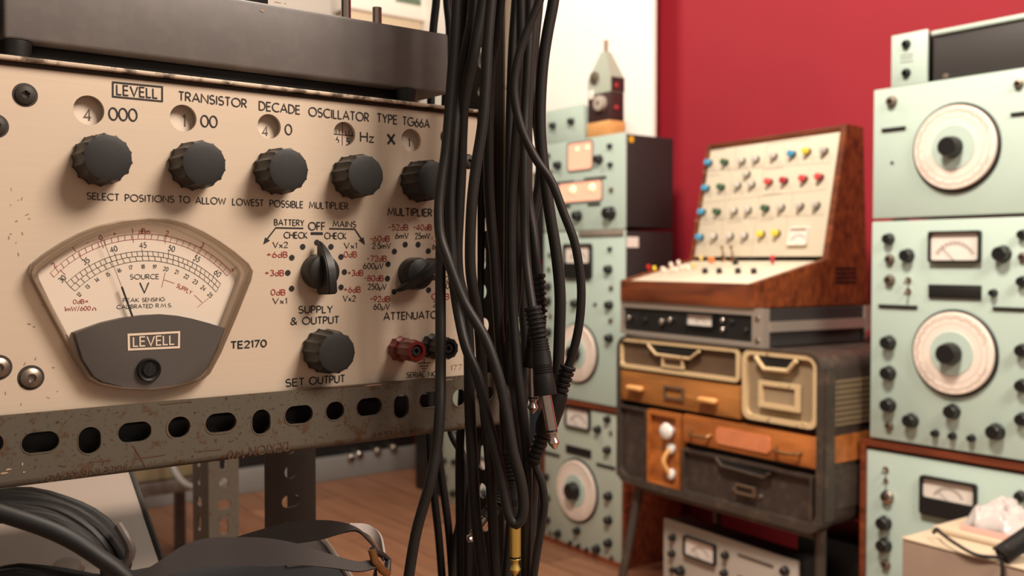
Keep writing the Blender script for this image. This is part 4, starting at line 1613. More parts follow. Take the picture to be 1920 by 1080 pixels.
cable('instrument_cable', 'dull black cable weaving behind the outermost straight one beside the white board',
      [(1012, -60, .63), (1010, 0, .63), (1003, 72, .63), (998, 150, .63), (1005, 216, .63), (1013, 280, .63), (1013, 330, .63), (1005, 380, .63), (996, 425, .63), (988, 480, .63), (980, 550, .63), (985, 640, .63), (984, 700, .63), (972, 760, .63), (968, 850, .63), (975, 950, .63), (972, 1085, .63), (970, 1160, .63)], .0044, 'rubber2', hang=.02)
cable('instrument_cable', 'dull black cable seen through the gaps behind the pale edged upright',
      [(1000, -60, .66), (990, 100, .66), (990, 300, .66), (990, 420, .66), (1001, 480, .66), (1000, 560, .66), (988, 700, .66), (978, 800, .66), (980, 950, .66), (985, 1085, .66), (986, 1160, .66)], .0042, 'rubber2', hang=.03)
# dull cables behind the case and shelf, on the far side of the upright
GB = 'cables behind the shelf end'
for k, (lab, pts) in enumerate((
        ('thin black cable dropping behind the right end of the grey case', [(820, -60, .735), (818, 0, .735), (812, 60, .735), (808, 190, .735), (806, 400, .735), (804, 700, .735), (806, 840, .735), (813, 920, .735), (822, 1000, .735), (829, 1085, .735), (834, 1160, .735)]),
        ('second thin black cable behind the grey case, nearer the thick cables', [(839, -60, .735), (838, 0, .735), (843, 60, .735), (835, 190, .735), (832, 400, .735), (826, 700, .735), (822, 840, .735), (832, 920, .735), (842, 1000, .735), (848, 1085, .735), (850, 1160, .735)]),
        ('black cable under the beam beside the grey floor panel, bending inward', [(846, 190, .74), (842, 500, .74), (838, 740, .74), (848, 815, .735), (862, 842, .73), (871, 870, .73), (868, 950, .73), (856, 1010, .73), (848, 1085, .73), (845, 1160, .73)]),
        ('black cable hanging straight down from under the beam end', [(884, 190, .72), (880, 500, .71), (866, 760, .70), (862, 850, .70), (862, 950, .70), (864, 1085, .70), (866, 1160, .70)]),
        ('black cable behind the jack pins that point down and sideways', [(905, 190, .70), (900, 500, .69), (895, 760, .68), (893, 850, .68), (880, 940, .68), (877, 1085, .68), (876, 1160, .68)]))):
    if k < 2:
        cable('instrument_cable', lab, pts, .0040, 'rubber2', GB, hang=.0)
    else:
        pts = [(pts[0][0] + 6, 60, .80), (pts[0][0] + 2, 120, .79)] + pts
        cable('instrument_cable', lab, pts, .0042, 'rubber2', GB, hang=.0)
# gold plug hanging behind the loop
th, bs = cable('gold_plug_cable', 'black cable with a gold jack pin hanging below the thick loop',
               [(970, -60, .60), (960, 100, .60), (954, 300, .60), (952, 500, .595), (950, 640, .58), (950, 740, .555), (955, 800, .53), (958, 855, .525)], .0036, hang=.06)
plug(th, bs, (957, 845, .525), (960, 900, .522), (966, 975, .52), (966, 1082, .52), 'gold', .0046)
# small silver plug lying sideways
th, bs = cable('silver_plug_cable', 'black cable with a small nickel jack pin pointing down towards the floor',
               [(968, -60, .66), (960, 200, .66), (958, 500, .655), (955, 700, .65), (950, 800, .64), (944, 880, .63), (935, 935, .625)], .0036, 'rubber2', hang=.025)
plug(th, bs, (938, 925, .625), (930, 945, .62), (912, 972, .615), (877, 1016, .61), 'nickel', .0044, ribs=4)

# ================================================================ on the lower shelf
ps = W(300, 1050, .60)
SHZ = .555
sl = thing('silver_instrument', 'silver instrument with a tilted face, under the beam behind the coiled cable', 'instrument', (ps.x, ps.y, SHZ), 37.4)
topq = W(246, 890, .70)
SI = Face(sl)
pa = SI.I @ W(300, 1050, .60)
pbv = SI.I @ W(246, 893, .685)
hh = pbv.z - 0
yy = pbv.y
# side profile (y,z), front face leaning back
tilt = (yy - pa.y) / (pbv.z - pa.z)
y_at = lambda z: pa.y + tilt * (z - pa.z)
x_at = lambda z: pa.x + (pbv.x - pa.x) * (z - pa.z) / (pbv.z - pa.z)
zt = pbv.z + .02
b = MB()
v = [b.bm.verts.new(q) for q in ((-.17, y_at(0), 0), (x_at(0), y_at(0), 0), (x_at(zt), y_at(zt), zt), (-.17, y_at(zt), zt), (-.17, y_at(zt) + .1, 0), (x_at(0), y_at(zt) + .1, 0), (x_at(zt), y_at(zt) + .1, zt), (-.17, y_at(zt) + .1, zt))]
for q in ((0, 1, 2, 3), (5, 4, 7, 6), (1, 5, 6, 2), (4, 0, 3, 7), (3, 2, 6, 7), (4, 5, 1, 0)):
    b.bm.faces.new([v[i] for i in q])
b._new(b.bm.faces[:])
bmesh.ops.recalc_face_normals(b.bm, faces=b.bm.faces[:])
b.build('body', X['silverpanel'], sl)
ta = math.atan(tilt)
Mp = Matrix.Translation((0, y_at(0) - .0004, 0)) @ Matrix.Rotation(-ta, 4, 'X')
SF = Face(sl, Mp)
b = MB()
for x0, y0, x1, y1, t in ((166, 909, 186, 906, 'TONE'), (166, 918, 200, 912, 'SOURCE'), (170, 929, 218, 920, 'FREQUENCY'.replace('Q', 'O'))):
    pass
for x0, y0, x1, y1 in ((166, 908, 188, 905), (168, 916, 192, 913), (172, 927, 218, 920), (185, 950, 194, 948), (52, 1074, 80, 1070), (238, 1068, 262, 1063)):
    b.stroke([SF.uv(x0, y0), SF.uv(x1, y1)], SF.m(x0, y0, 2.2), -.0003)
for r_ in (60, 52):
    c = SF.uv(95, 968)
    q = SF.m(95, 968, r_ * 1.35)
    b.stroke([(c[0] + q * math.cos(R(a)), c[1] + q * math.sin(R(a))) for a in range(10, 150, 8)], .0004, -.0003)
b.build('printed_scale', [X['greyink']], sl)
u, v_ = SF.uv(128, 1066)
MB().lathe([(.009, .0), (.009, .002), (.0078, .0026), (.0070, .0032), (0, .0034)], seg=28).build('dial_knob', X['silverpanel'], sl, Mp @ Matrix.Translation((u, 0, v_)))
# trim along its edge
MB().tube([(x_at(0.02) + .001, y_at(.02) - .001, .02), (x_at(zt) + .001, y_at(zt) - .001, zt)], .0018, 8).build('edge_trim', X['blackcase'], sl)

# coil of black cable lying against it
cl = thing('coiled_cable', 'coil of thick black cable leaning against the silver instrument', 'cable', W(60, 1060, .46))
base = cl.location
loop = [(-70, 945), (0, 926), (60, 924), (120, 938), (172, 964), (212, 1000), (236, 1040), (234, 1072), (195, 1090), (120, 1078), (40, 1066), (-70, 1075), (-110, 1010)]
rc = random.Random(5)
pts = []
for k in range(6):
    f_ = (1, .965, .93, .90, .86, .82)[k]
    dx, dy = ((0, 0), (-6, 6), (4, 12), (-10, 16), (-14, 24), (-4, 32))[k]
    for x, y in loop:
        pts.append((55 + (x - 55) * f_ + dx + rc.uniform(-3, 3), 1020 + (y - 1020) * f_ + dy * .8 + rc.uniform(-3, 3), .464 - .0035 * k + rc.uniform(-.001, .001)))
MB().tube(catmull([W(*p) - base for p in pts]), .0029, 10).build('cord', X['rubber2'], cl)
pp = [(-40, 950, .435), (0, 962, .435), (60, 981, .435), (105, 998, .435), (150, 1021, .435), (190, 1048, .436), (235, 1082, .438), (270, 1140, .44), (285, 1400, .47), (280, 1640, .52)]
MB().tube(catmull([W(*p) - base for p in pp]), .0040, 12).build('loose_end', X['rubber2'], cl)
pp = [(216, 1062, .452), (236, 1056, .45), (246, 1032, .45), (234, 1004, .45), (222, 985, .452)]
MB().tube(catmull([W(*p) - base for p in pp]), .0022, 10).build('cable_sleeve', X['sleeve'], cl)
# the part of the coil that reaches the board
pp = [(100, 1140, .466), (110, 1300, .475), (100, 1500, .49), (60, 1580, .5), (0, 1600, .5)]
MB().tube(catmull([W(*p) - base for p in pp]), .0029, 10).build('hanging_end', X['rubber2'], cl)

# equipment case with webbing strap
pc = W(665, 1095, .56)
ec = thing('carrying_case', 'black lidded carrying case with silver edges below the beam, under the webbing strap', 'case', (pc.x, pc.y, SHZ), 21.6)
E = Face(ec)
zc = pc.z - SHZ
b = MB()
b.box(-.125, 0, 0, .102, 0, zc, .003, 2)
b.build('body', X['navy'], ec)
MB().box(-.032, -.006, .045, .096, zc + .0002, zc + .0016).build('lid_panel', X['leather'], ec)
for q in (((0, .0), (0, .102)), ((-.125, .0), (0, .0))):
    MB().tube([(q[0][0], q[0][1], zc), (q[1][0], q[1][1], zc)], .0021, 8).build('edge_trim', X['alu'], ec)
st = thing('webbing_strap', 'brown black webbing strap twisted over the carrying case and ending in a buckle', 'strap', W(500, 1020, .52))
base = st.location


def band_pts(rows, Ya):
    """rows of (x, top y, bottom y, distance)"""
    cs_, ss = [], []
    for x, y0, y1, Y in rows:
        p, q = W(x, y0, Y), W(x + 1, y1, Y - .004)
        cs_.append((p + q) / 2 - base)
        ss.append((p - q) / 2)
    n = 6
    def sm(L):
        return catmull(L, .004)
    # equal sampling of centre and half width
    cc, hs = [], []
    P = [cs_[0]] + cs_ + [cs_[-1]]
    Q = [ss[0]] + ss + [ss[-1]]
    for i in range(1, len(P) - 2):
        for k in range(n):
            t = k / n
            f = lambda a, b, c, d: 0.5 * ((2 * b) + (c - a) * t + (2 * a - 5 * b + 4 * c - d) * t * t + (3 * b - a - 3 * c + d) * t ** 3)
            cc.append(f(*P[i - 1:i + 3]))
            hs.append(f(*Q[i - 1:i + 3]))
    cc.append(cs_[-1])
    hs.append(ss[-1])
    return cc, hs


c1, h1 = band_pts([(245, 1085, 1125, .47), (300, 1052, 1086, .475), (345, 1022, 1072, .48), (390, 1009, 1062, .485), (440, 1007, 1061, .49), (500, 1009, 1062, .495), (560, 1020, 1060, .50), (620, 1040, 1065, .505), (670, 1053, 1072, .51), (704, 1048, 1066, .515)], 0)
MB().ribbon(c1, h1, .0011).build('front_band', X['strap'], st)
c1, h1 = band_pts([(440, 1008, 1040, .56), (500, 990, 1025, .555), (550, 978, 1020, .55), (600, 975, 1012, .545), (640, 979, 1000, .54), (668, 990, 996, .535), (690, 1008, 1014, .53), (708, 1030, 1036, .525), (718, 1046, 1052, .52)], 0)
MB().ribbon(c1, h1, .0011).build('rear_band', X['strap'], st)
c1, h1 = band_pts([(655, 982, 988, .541), (690, 984, 1004, .545), (712, 1000, 1030, .54), (720, 1030, 1052, .532), (722, 1056, 1075, .526), (720, 1085, 1105, .52)], 0)
MB().ribbon(c1, h1, .0011).build('turned_band', X['straplite'], st)
MB().tube([W(*p) - base for p in ((697, 1030, .512), (703, 1052, .512), (716, 1068, .514), (727, 1076, .518))], .0022, 10).build('buckle', X['brass'], st)
MB().tube([W(*p) - base for p in ((697, 1031, .512), (716, 1040, .52), (728, 1050, .524), (727, 1076, .518))], .0018, 10).build('buckle_bar', X['blackcase'], st)
c1, h1 = band_pts([(705, 1062, 1085, .517), (700, 1085, 1110, .517), (690, 1150, 1180, .53), (640, 1300, 1330, .55), (560, 1500, 1530, .56)], 0)
MB().ribbon(c1, h1, .0011).build('hanging_band', X['strap'], st)
# ================================================================ gear far behind, below the shelf
RB = ref(600, 4.24, 37.4)
bk = on_plane(RB, -1.15, 0, 'equipment_rack', 'tall black equipment rack on a grey plinth, seen below and above the shelf', 'rack')
w_ = RB.uv(778, 800)[0] + 1.15
MB().box(0, w_, .0, .45, .105, 1.985, .01).build('rack_body', X['black'], bk)
MB().box(-.005, w_ + .01, -.012, .45, 0, .105, .004).build('plinth', X['greyplinth'], bk)
BF = Face(bk)
for k, x in enumerate((655, 671, 705, 735)):
    u, v = BF.uv(x, 858 - k * 6)
    MB().lathe([(.02, 0), (.02, .02), (.012, .03), (0, .03)], seg=14).build('rack_knob', X['chrome'] if k < 2 else X['steel'], bk, Matrix.Translation((u, 0, v)))
MB().box(.2, w_ - .02, -.006, .0, .24, .30).build('faceplate', X['blackcase'], bk)
bi = on_plane(RB, RB.uv(655, 40)[0], 1.985, 'beige_instrument', 'beige instrument with a pale top band, high up behind the grey case', 'instrument')
BI = Face(bi)
w2 = RB.uv(792, 40)[0] - RB.uv(655, 40)[0]
MB().box(0, w2, 0, .14, .0, .10, .006).build('body', X['beige'], bi)
MB().box(-.02, w2 + .02, -.015, .14, .1002, .22, .006).build('pale_cover', X['white'], bi)
for k in range(6):
    u = w2 * (.6 + .06 * k)
    MB().box(u, u + .02, -.0155, -.0151, .165, .20).build('indicator', X['c_dgreen'], bi)
for k in (.35, .8):
    MB().lathe([(.012, 0), (.012, .02), (0, .02)], w2 * k, 0, .025, 12).build('knob', X['knob'], bi)
RK = ref(300, 2.9, 37.4)
kb = on_plane(RK, RK.uv(150, 900)[0], .31, 'khaki_box', 'khaki metal box behind the silver instrument, low under the shelf', 'box')
w3 = RK.uv(392, 900)[0] - RK.uv(150, 900)[0]
MB().box(0, w3, 0, .3, 0, .34, .01).build('body', X['khaki'], kb)
MB().box(w3 * .3, w3 * .6, -.01, 0, .2, .23).build('handle', X['black'], kb)
ks = on_plane(RK, RK.uv(130, 900)[0], 0, 'low_stool', 'dark low stool carrying the khaki metal box', 'stool')
MB().box(0, w3 + .06, -.02, .32, .27, .31, .005).build('seat', X['darkmetal'], ks)
for x, y in ((.01, -.01), (w3 + .02, -.01), (.01, .28), (w3 + .02, .28)):
    MB().box(x, x + .03, y, y + .03, 0, .27).build('leg', X['darkmetal'], ks)
gc = thing('grey_cord', 'grey cord curving down in front of the khaki box', 'cord', W(350, 905, 2.6))
MB().tube(catmull([W(*p) - gc.location for p in ((310, 800, 2.80), (322, 870, 2.74), (336, 897, 2.70), (355, 912, 2.66), (385, 914, 2.62), (420, 905, 2.6), (430, 860, 2.62), (425, 815, 2.8))]), .009, 10).build('cord', X['greyplinth'], gc)

# ================================================================ green instruments in stacks
GRP = 'grey green laboratory instruments'
RL = ref(1170, 3.03, -54.3)
xr = RL.uv(1171, 500)[0]
xl = RL.uv(1021, 600)[0]
wL = xr - xl
zz = lambda px, py, rf=RL: rf.uv(px, py)[1]
# left stack: bottom unit in a wooden case
z0 = 0.0
h0 = zz(1030, 743)
cb = on_plane(RL, xl - .012, z0, 'measuring_instrument', 'grey green instrument in a wooden case on the floor beside the chest', 'instrument', GRP)
cabinet(cb, wL + .024, h0, .24, 'green2', 'teakd', .014, zrim=.022)
f = Face(cb)
meter(f, 1062, 760, 1108, 808)
for q in ((1141, 786, 6.5), (1123, 805, 7), (1141, 843.5, 7), (1026, 894, 6), (1028, 934, 6), (1028, 975, 6), (1048, 1000, 6.5), (1084, 995, 7), (1121, 1029, 7.5), (1143, 930, 7.5), (1143, 975, 7.5), (1143, 1018, 7.5)):
    knob(f, *q)
for q in ((1071, 1017, 3.5), (1086, 1023, 3.5), (1102, 1030, 3.5)):
    knob(f, *q, hk=2, name='small_knob')
for q in ((1148, 1046, 4), (1033, 999, 4), (1146, 812, 3.5)):
    jack(f, *q)
slot(f, 1062, 1109, 846, 15, 'display_window')
slot(f, 1021, 1050, 851, 5)
slot(f, 1119, 1154, 874, 5)
dial(f, 1083, 919, 57, kr=17)
# middle unit
z1 = h0 + .004
h1 = zz(1030, 436) - z1
cm_ = on_plane(RL, xl - .004, z1, 'measuring_instrument', 'green instrument with half black meter, on the wood cased one beside the chest', 'instrument', GRP)
cabinet(cm_, wL + .004, h1, .215, 'green', 'blackcase')
f = Face(cm_)
meter(f, 1059, 457.5, 1111, 523, .38)
for q in ((1145, 467, 4), (1143, 505, 7.5), (1144.5, 572, 7.5), (1144.5, 634, 7.5), (1029, 537, 7), (1029, 564.5, 7), (1030, 622.5, 7), (1080, 569, 7.5), (1117, 570.5, 3), (1060, 567.5, 3)):
    knob(f, *q)
for q in ((1147, 540, 4), (1146, 601, 4), (1033, 592, 4), (1032, 478, 4), (1030, 505, 4)):
    jack(f, *q)
dial(f, 1085, 662, 54, kr=15)
u0, v0 = f.uv(1086, 438)
u1, _ = f.uv(1170, 438)
MB().box(u0, u1, -.006, .0, v0 - .010, v0 + .010, .002).build('top_rail', X['alu'], cm_)
MB().lathe([(.009, 0), (.009, .01), (0, .011)], u0 - .03, 0, v0, 14).build('latch', X['chrome'], cm_)
lb = MB()
lb.box(wL + .0001, wL + .003, .012, .06, h1 - .055, h1 - .022)
lb.build('paper_label', X['white'], cm_)
# top unit, lit windows, deep black case
z2 = z1 + h1 + .004
h2 = zz(1030, 270) - z2
ct = on_plane(RL, xl - .004, z2, 'measuring_instrument', 'green instrument with two glowing windows and a deep black case side', 'instrument', GRP)
cabinet(ct, wL + .004, h2, .215, 'green', 'blackcase', bev=.003)
f = Face(ct)


def window(fc, x0, y0, x1, y1, bulbs, name):
    a0, b0, c0, d0 = fc.rect(x0, y0, x1, y1)
    M = fc.M @ Matrix.Translation(((a0 + b0) / 2, 0, (c0 + d0) / 2))
    w, h = b0 - a0, d0 - c0
    t = .004
    k = MB()
    k.ring(rrect(-w / 2 - t, w / 2 + t, -h / 2 - t, h / 2 + t, .012), rrect(-w / 2, w / 2, -h / 2, h / 2, .010), -.004, 0)
    o = k.build(name, X['greyplinth'], fc.th, M)
    MB().flat(rrect(-w / 2 - t * .2, w / 2 + t * .2, -h / 2 - t * .2, h / 2 + t * .2, .010), -.001).build('lit_screen', X['lit'], o)
    for bx, by, br in bulbs:
        u, v = fc.uv(bx, by)
        q = MB()
        q.lathe([(br, .001), (br * .9, br * .4), (br * .5, br * .8), (0, br * .9)], seg=18)
        q.build('bulb', X['bulb'], o, Matrix.Translation((u - (a0 + b0) / 2, 0, v - (c0 + d0) / 2)))
    return o


window(f, 1066, 270, 1111, 315, ((1083, 280, .008), (1102, 277, .008)), 'display_window')
window(f, 1049, 345, 1129, 374, ((1075, 356, .014), (1111, 352, .014)), 'valve_window')
for q in ((1029, 292, 4.5), (1048, 310, 7), (1125, 299, 8), (1145, 274, 5), (1146, 309, 5), (1085.5, 405, 9), (1146.5, 400, 12)):
    knob(f, *q)
jack(f, 1147, 356, 4)
jack(f, 1033, 322, 4)
for q in ((1041, 1077, 342, 4), (1096, 1137, 334, 4), (1054, 1070, 387, 4), (1103, 1126, 383, 4)):
    slot(f, *q)
MB().lathe([(.011, 0), (.011, .001), (0, .0011)], seg=14, M=Matrix.Translation((wL + .0003, .03, h2 - .02)) @ Matrix.Rotation(R(90), 4, 'Z')).build('round_sticker', X['yellowsticker'], ct)
# things on the top
ztop = z2 + h2
sb = on_plane(RL, xl + .002, ztop, 'control_box', 'small pale green box with two black knobs on top of the stack', 'box')
wS = RL.uv(1094, 230)[0] - xl - .002
hS = zz(1060, 201) - ztop
cabinet(sb, wS, hS, .07, 'green', 'green')
f = Face(sb)
knob(f, 1038.5, 236, 6)
knob(f, 1073, 228, 6)
us = RL.uv(1099, 240)[0]
blk = on_plane(RL, us, ztop, 'wooden_block', 'pale wooden block under the pointed sound meter', 'block')
wB = RL.uv(1142, 240)[0] - us
hB = zz(1120, 228) - ztop
MB().box(0, wB, .002, .072, 0, hB, .004).build('block', X['blockw'], blk)
sm_ = on_plane(RL, us, ztop + hB, 'sound_level_meter', 'pointed pale green sound level meter standing on the wooden block', 'meter')
f = Face(sm_)
zs = f.uv(1134, 144)[1]
zp = f.uv(1134, 92)[1]
zt_ = f.uv(1134, 69)[1]
zm = f.uv(1134, 172)[1]
ym = .036
b = MB()
x0, x1 = .0, wB - .002
y0, y1 = .006, .066
lowv = [(x0, y0, .0), (x1, y0, .0), (x1, y1, .0), (x0, y1, .0)]
b.box(x0, x1, y0, y1, 0, zm, .003)
b.build('lower_body', X['purple'], sm_)
b = MB()
vA = [b.bm.verts.new(q) for q in ((x0, y0, zm + .0003), (x1, y0, zm + .0003), (x1, y1, zm + .0003), (x0, y1, zm + .0003))]
vB = [b.bm.verts.new(q) for q in ((x0, y0, zs), (x1, y0, zs), (x1, y1, zs), (x0, y1, zs))]
cx = (x0 + x1) / 2
vC = [b.bm.verts.new((cx + a * .012, ym + c * .012, zp)) for a, c in ((-1, -1), (1, -1), (1, 1), (-1, 1))]
for A, B_ in ((vA, vB), (vB, vC)):
    for i in range(4):
        j = (i + 1) % 4
        b.bm.faces.new([A[i], A[j], B_[j], B_[i]])
b.bm.faces.new(vC)
b.bm.faces.new(vA[::-1])
b._new(b.bm.faces[:])
bmesh.ops.recalc_face_normals(b.bm, faces=b.bm.faces[:])
b.build('tapered_body', X['green2'], sm_)
MB().box(x1 + .0001, x1 + .0016, y0 + .004, y1, zm + .002, zs).build('side_cover', X['purple'], sm_)
MB().tube([(cx, ym, zp), (cx, ym, zt_)], .0075, 14).build('microphone', X['beiged'], sm_)
fy = Face(sm_, Matrix.Translation((0, y0, 0)))
MB().lathe([(.019, 0), (.019, .008), (.012, .009), (.011, .014), (0, .015)], seg=24).build('upper_dial', X['steel'], sm_, fy.M @ Matrix.Translation((*fy.uv(1116, 146)[:1], 0, fy.uv(1116, 146)[1])))
u, v = fy.uv(1128, 194)
k = MB()
k.lathe([(.024, 0), (.024, .016), (.017, .018), (.006, .018)], seg=28)
k.mat(1).lathe([(.006, .0181), (0, .0181)], seg=20)
k.build('range_dial', [X['grey'], X['black']], sm_, fy.M @ Matrix.Translation((u, 0, v)))
u, v = fy.uv(1110, 178)
MB().box(u - .016, u + .010, -.004, 0, v - .014, v + .014, .002).build('meter_window', X['white'], sm_, fy.M)
u, v = fy.uv(1146, 178)
fxr = Matrix.Translation((x1, 0, 0))
for vv in (zm + .02, zm * .45):
    MB().lathe([(.008, 0), (.008, .005), (.004, .007), (0, .007)], seg=16, M=Matrix.Translation((x1 + .0002, .03, vv)) @ Matrix.Rotation(R(90), 4, 'Z')).build('side_screw', X['c_dred'], sm_)

# second stack, mostly behind the cables
R2 = RL
x2 = xl - .675
zb_ = .52
for k, (z0_, h_, pm, lab) in enumerate(((0, .56, 'green2', 'grey green instrument at the bottom of the stack behind the hanging cables'), (.565, .40, 'green', 'grey green instrument in the middle of the stack behind the hanging cables'), (.97, .315, 'grey', 'light grey instrument topping the stack behind the hanging cables'))):
    t_ = on_plane(R2, x2, z0_, 'measuring_instrument', lab, 'instrument', GRP)
    cabinet(t_, .60, h_, .14 if k == 2 else .22, pm, 'blackcase')
    f = Face(t_)
    if k == 0:
        for q in ((835, 864, 5), (853, 866, 5), (834, 896, 7), (852, 925, 6)):
            knob(f, *q)
        meter(f, 880, 850, 920, 900)
        dial(f, 915, 925, 30, kr=9)
    elif k == 1:
        for q in ((978, 625, 6), (995, 628, 6), (985, 665, 6)):
            knob(f, *q)
        slot(f, 972, 988, 600, 5)
        slot(f, 972, 988, 652, 5)
        meter(f, 930, 600, 960, 640)
        dial(f, 905, 620, 34, kr=10)
    else:
        jack(f, 993, 363, 5, m='redpost')
        knob(f, 985, 420, 6)
nb_ = thing('navy_board', 'dark navy board leaning upright on the floor beside the bottom green instrument', 'board', (0, 0, 0), -54.3)
p = RL.W @ Vector((xl - .070, -.02, 0))
nb_.location = (p.x, p.y, 0)
MB().box(0, .050, 0, .22, 0, .46, .003).build('board', X['navy'], nb_)

# right stack
RR = ref(1633, 2.09, -51.6)
xl = RR.uv(1634, 500)[0]
wR = .385
zz2 = lambda px, py: RR.uv(px, py)[1]
z3_ = zz2(1640, 826)
c3 = on_plane(RR, xl - .018, 0, 'measuring_instrument', 'wood cased green instrument with a wide meter behind the beige box', 'instrument', GRP)
cabinet(c3, wR + .03, z3_, .22, 'green', 'teakd', .012, zrim=.020)
f = Face(c3)
meter(f, 1728, 889, 1833, 984, .38)
toggle(f, 1662, 880, 5)
toggle(f, 1662, 901, 4)
jack(f, 1665, 931, 11, m='chrome')
for q in ((1660, 980, 12.5), (1660, 1021.7, 12.5), (1915, 930, 10)):
    knob(f, *q)
jack(f, 1662, 1058, 8)
slot(f, 1862, 1920, 985, 7)
z2b = z3_ + .006
h2b = zz2(1636, 416) - z2b
c2 = on_plane(RR, xl, z2b, 'measuring_instrument', 'green instrument with white meter above a big ivory dial, in the stack beside the synthesizer', 'instrument', GRP)
cabinet(c2, wR, h2b, .24, 'green', 'blackcase')
f = Face(c2)
meter(f, 1744, 434, 1841, 492)
a0, b0, c0_, d0 = f.rect(1742.5, 533, 1841, 561)
MB().box(a0, b0, -.005, 0, c0_, d0, .001).build('display_window', X['black'], c2)
for q in ((1668, 448, 10), (1703, 479, 12), (1881, 476, 15), (1668, 642, 12.5), (1668, 699, 12.5), (1668, 759, 12.5), (1710, 788, 13), (1787.5, 771, 13.5), (1869, 809, 15), (1919, 657, 12), (1919, 723, 12), (1919, 786, 12), (1919, 440, 9), (1919, 528, 10)):
    knob(f, *q)
for q in ((1755, 812, 6.5), (1787.5, 817, 6.5), (1823, 821, 6.5), (1864, 549, 7)):
    knob(f, *q, hk=2.0, name='small_knob')
for q in ((1669, 486, 8), (1669, 525, 9), (1668, 798, 7), (1919, 482, 8)):
    jack(f, *q)
toggle(f, 1704, 525, 5)
toggle(f, 1704, 546, 5)
slot(f, 1648, 1721, 574.6, 6)
slot(f, 1862, 1925, 579, 6)
dial(f, 1790, 662, 78, kr=21)
z1b = z2b + h2b + .0065
h1b = zz2(1640, 169) - z1b
for dx in (.03, wR - .05):
    MB().box(dx, dx + .02, .03, .06, h2b - .004, h2b + .0064).build('spacer_foot', X['black'], c2)
c1_ = on_plane(RR, xl + .001, z1b, 'measuring_instrument', 'plain green instrument with one large ivory dial, topping the stack beside the synthesizer', 'instrument', GRP)
cabinet(c1_, wR, h1b, .24, 'green', 'blackcase', bev=.004)
f = Face(c1_)
dial(f, 1793, 277, 79, kr=20)
jack(f, 1673, 190.5, 9)
jack(f, 1911, 157.5, 8)
slot(f, 1654, 1699, 242, 6)
slot(f, 1896, 1930, 213, 6)
knob(f, 1673, 305, 3, hk=1, name='pilot_lamp')
# on top of it
jb = on_plane(RR, RR.uv(1671, 120)[0], z1b + h1b, 'socket_box', 'small upright pale green box with two black sockets on top of the dial instrument', 'box')
wj = RR.uv(1738, 100)[0] - RR.uv(1671, 100)[0]
hj = zz2(1700, 62) - z1b - h1b
cabinet(jb, wj, hj, .12, 'green', 'blackcase', bev=.002)
f = Face(jb)
for q in ((1700, 83, 7), (1700, 137, 7)):
    jack(f, *q, m='black')
b = MB()
for yy_ in (104, 110, 117):
    b.stroke([f.uv(1688, yy_), f.uv(1712, yy_ - 3)], f.m(1700, 100, 1.6), -.0004)
b.build('printed_label', X['greyink'], jb)
lc = on_plane(RR, RR.uv(1746, 110)[0], z1b + h1b, 'long_case', 'long black fronted case with a pale green lid beside the socket box', 'case')
hl_ = zz2(1746, 58) - z1b - h1b
wl_ = .26
MB().box(0, wl_, .006, .20, .0, hl_ - .0102, .003).build('body', X['leatherette'], lc)
MB().box(-.002, wl_ + .002, 0, .205, hl_ - .010, hl_, .003).build('lid', X['green'], lc)
MB().lathe([(.006, 0), (.006, .006), (0, .007)], .03, 0, .006, 14, M=Matrix.Translation((0, .006, 0))).build('catch', X['steel'], lc)

# ================================================================ chest of drawers
RC = ref(1545, 2.05, -54.9)
zc = lambda px, py: RC.uv(px, py)[1]
xa, xb = RC.uv(1162, 800)[0], RC.uv(1546, 800)[0]
wC = xb - xa
zlo = (zc(1165, 900) + zc(1535, 1003)) / 2
ztp = .773
hC = ztp - zlo
ch = on_plane(RC, xa, 0, 'chest_of_drawers', 'metal framed chest with mixed wooden and metal drawers under the flight case', 'chest')
f = Face(ch)
dC = .36
b = MB()
t = .012
b.ring(rrect(0, wC, zlo, ztp, .035, 6), rrect(t, wC - t, zlo + t * 1.5, ztp - .004, .03, 6), -.012, .03)
b.build('front_frame', X['framemetal'], ch)
zm_ = zc(1398, 788)
b = MB()
b.prism(rrect(.004, wC - .004, zlo + .004, ztp - .002, .034, 6), .031, dC)
b.build('carcase', X['darkmetal'], ch)
# side panels
for z0_, z1_, m, nm in ((zm_ + .012, ztp - .060, 'perf', 'perforated_side'), (zc(1540, 872), zm_ - .01, 'drawero', 'wooden_side'), (zlo + .05, zc(1540, 885), 'darkmetal', 'dark_side')):
    MB().box(wC - .0039, wC - .0005, .034, dC - .01, z0_, z1_).build(nm, X[m], ch)
MB().box(wC - .002, wC + .004, .0, .03, zlo + .03, ztp - .03).build('corner_post', X['framemetal'], ch)


def drw(x0, y0, x1, y1, x2, y2, x3, y3, m, name, frame=None, fm='creamframe', r=.004, top=None):
    a0, b0, c0, d0 = f.rect(x0, y0, x1, y1, x2, y2, x3, y3)
    if top:
        d0 = top
    M = Matrix.Translation(((a0 + b0) / 2, 0, (c0 + d0) / 2))
    w, h = b0 - a0, d0 - c0
    rad = max(r, .002)
    if frame:
        o = MB()
        o.ring(rrect(-w / 2, w / 2, -h / 2, h / 2, rad, 6), rrect(-w / 2 + frame, w / 2 - frame, -h / 2 + frame, h / 2 - frame, max(.001, rad - frame * .5), 6), -.010, .02)
        ob = o.build(name, X[fm], ch, M)
        MB().prism(rrect(-w / 2 + frame * .8, w / 2 - frame * .8, -h / 2 + frame * .8, h / 2 - frame * .8, max(.001, rad - frame * .6), 6), .001, .028).build('drawer_front', X[m], ob)
    else:
        ob = MB().prism(rrect(-w / 2 + .002, w / 2 - .002, -h / 2 + .002, h / 2 - .002, rad, 4), -.006, .028, .0015).build(name, X[m], ch, M)
    return ob, Face(ch, M)


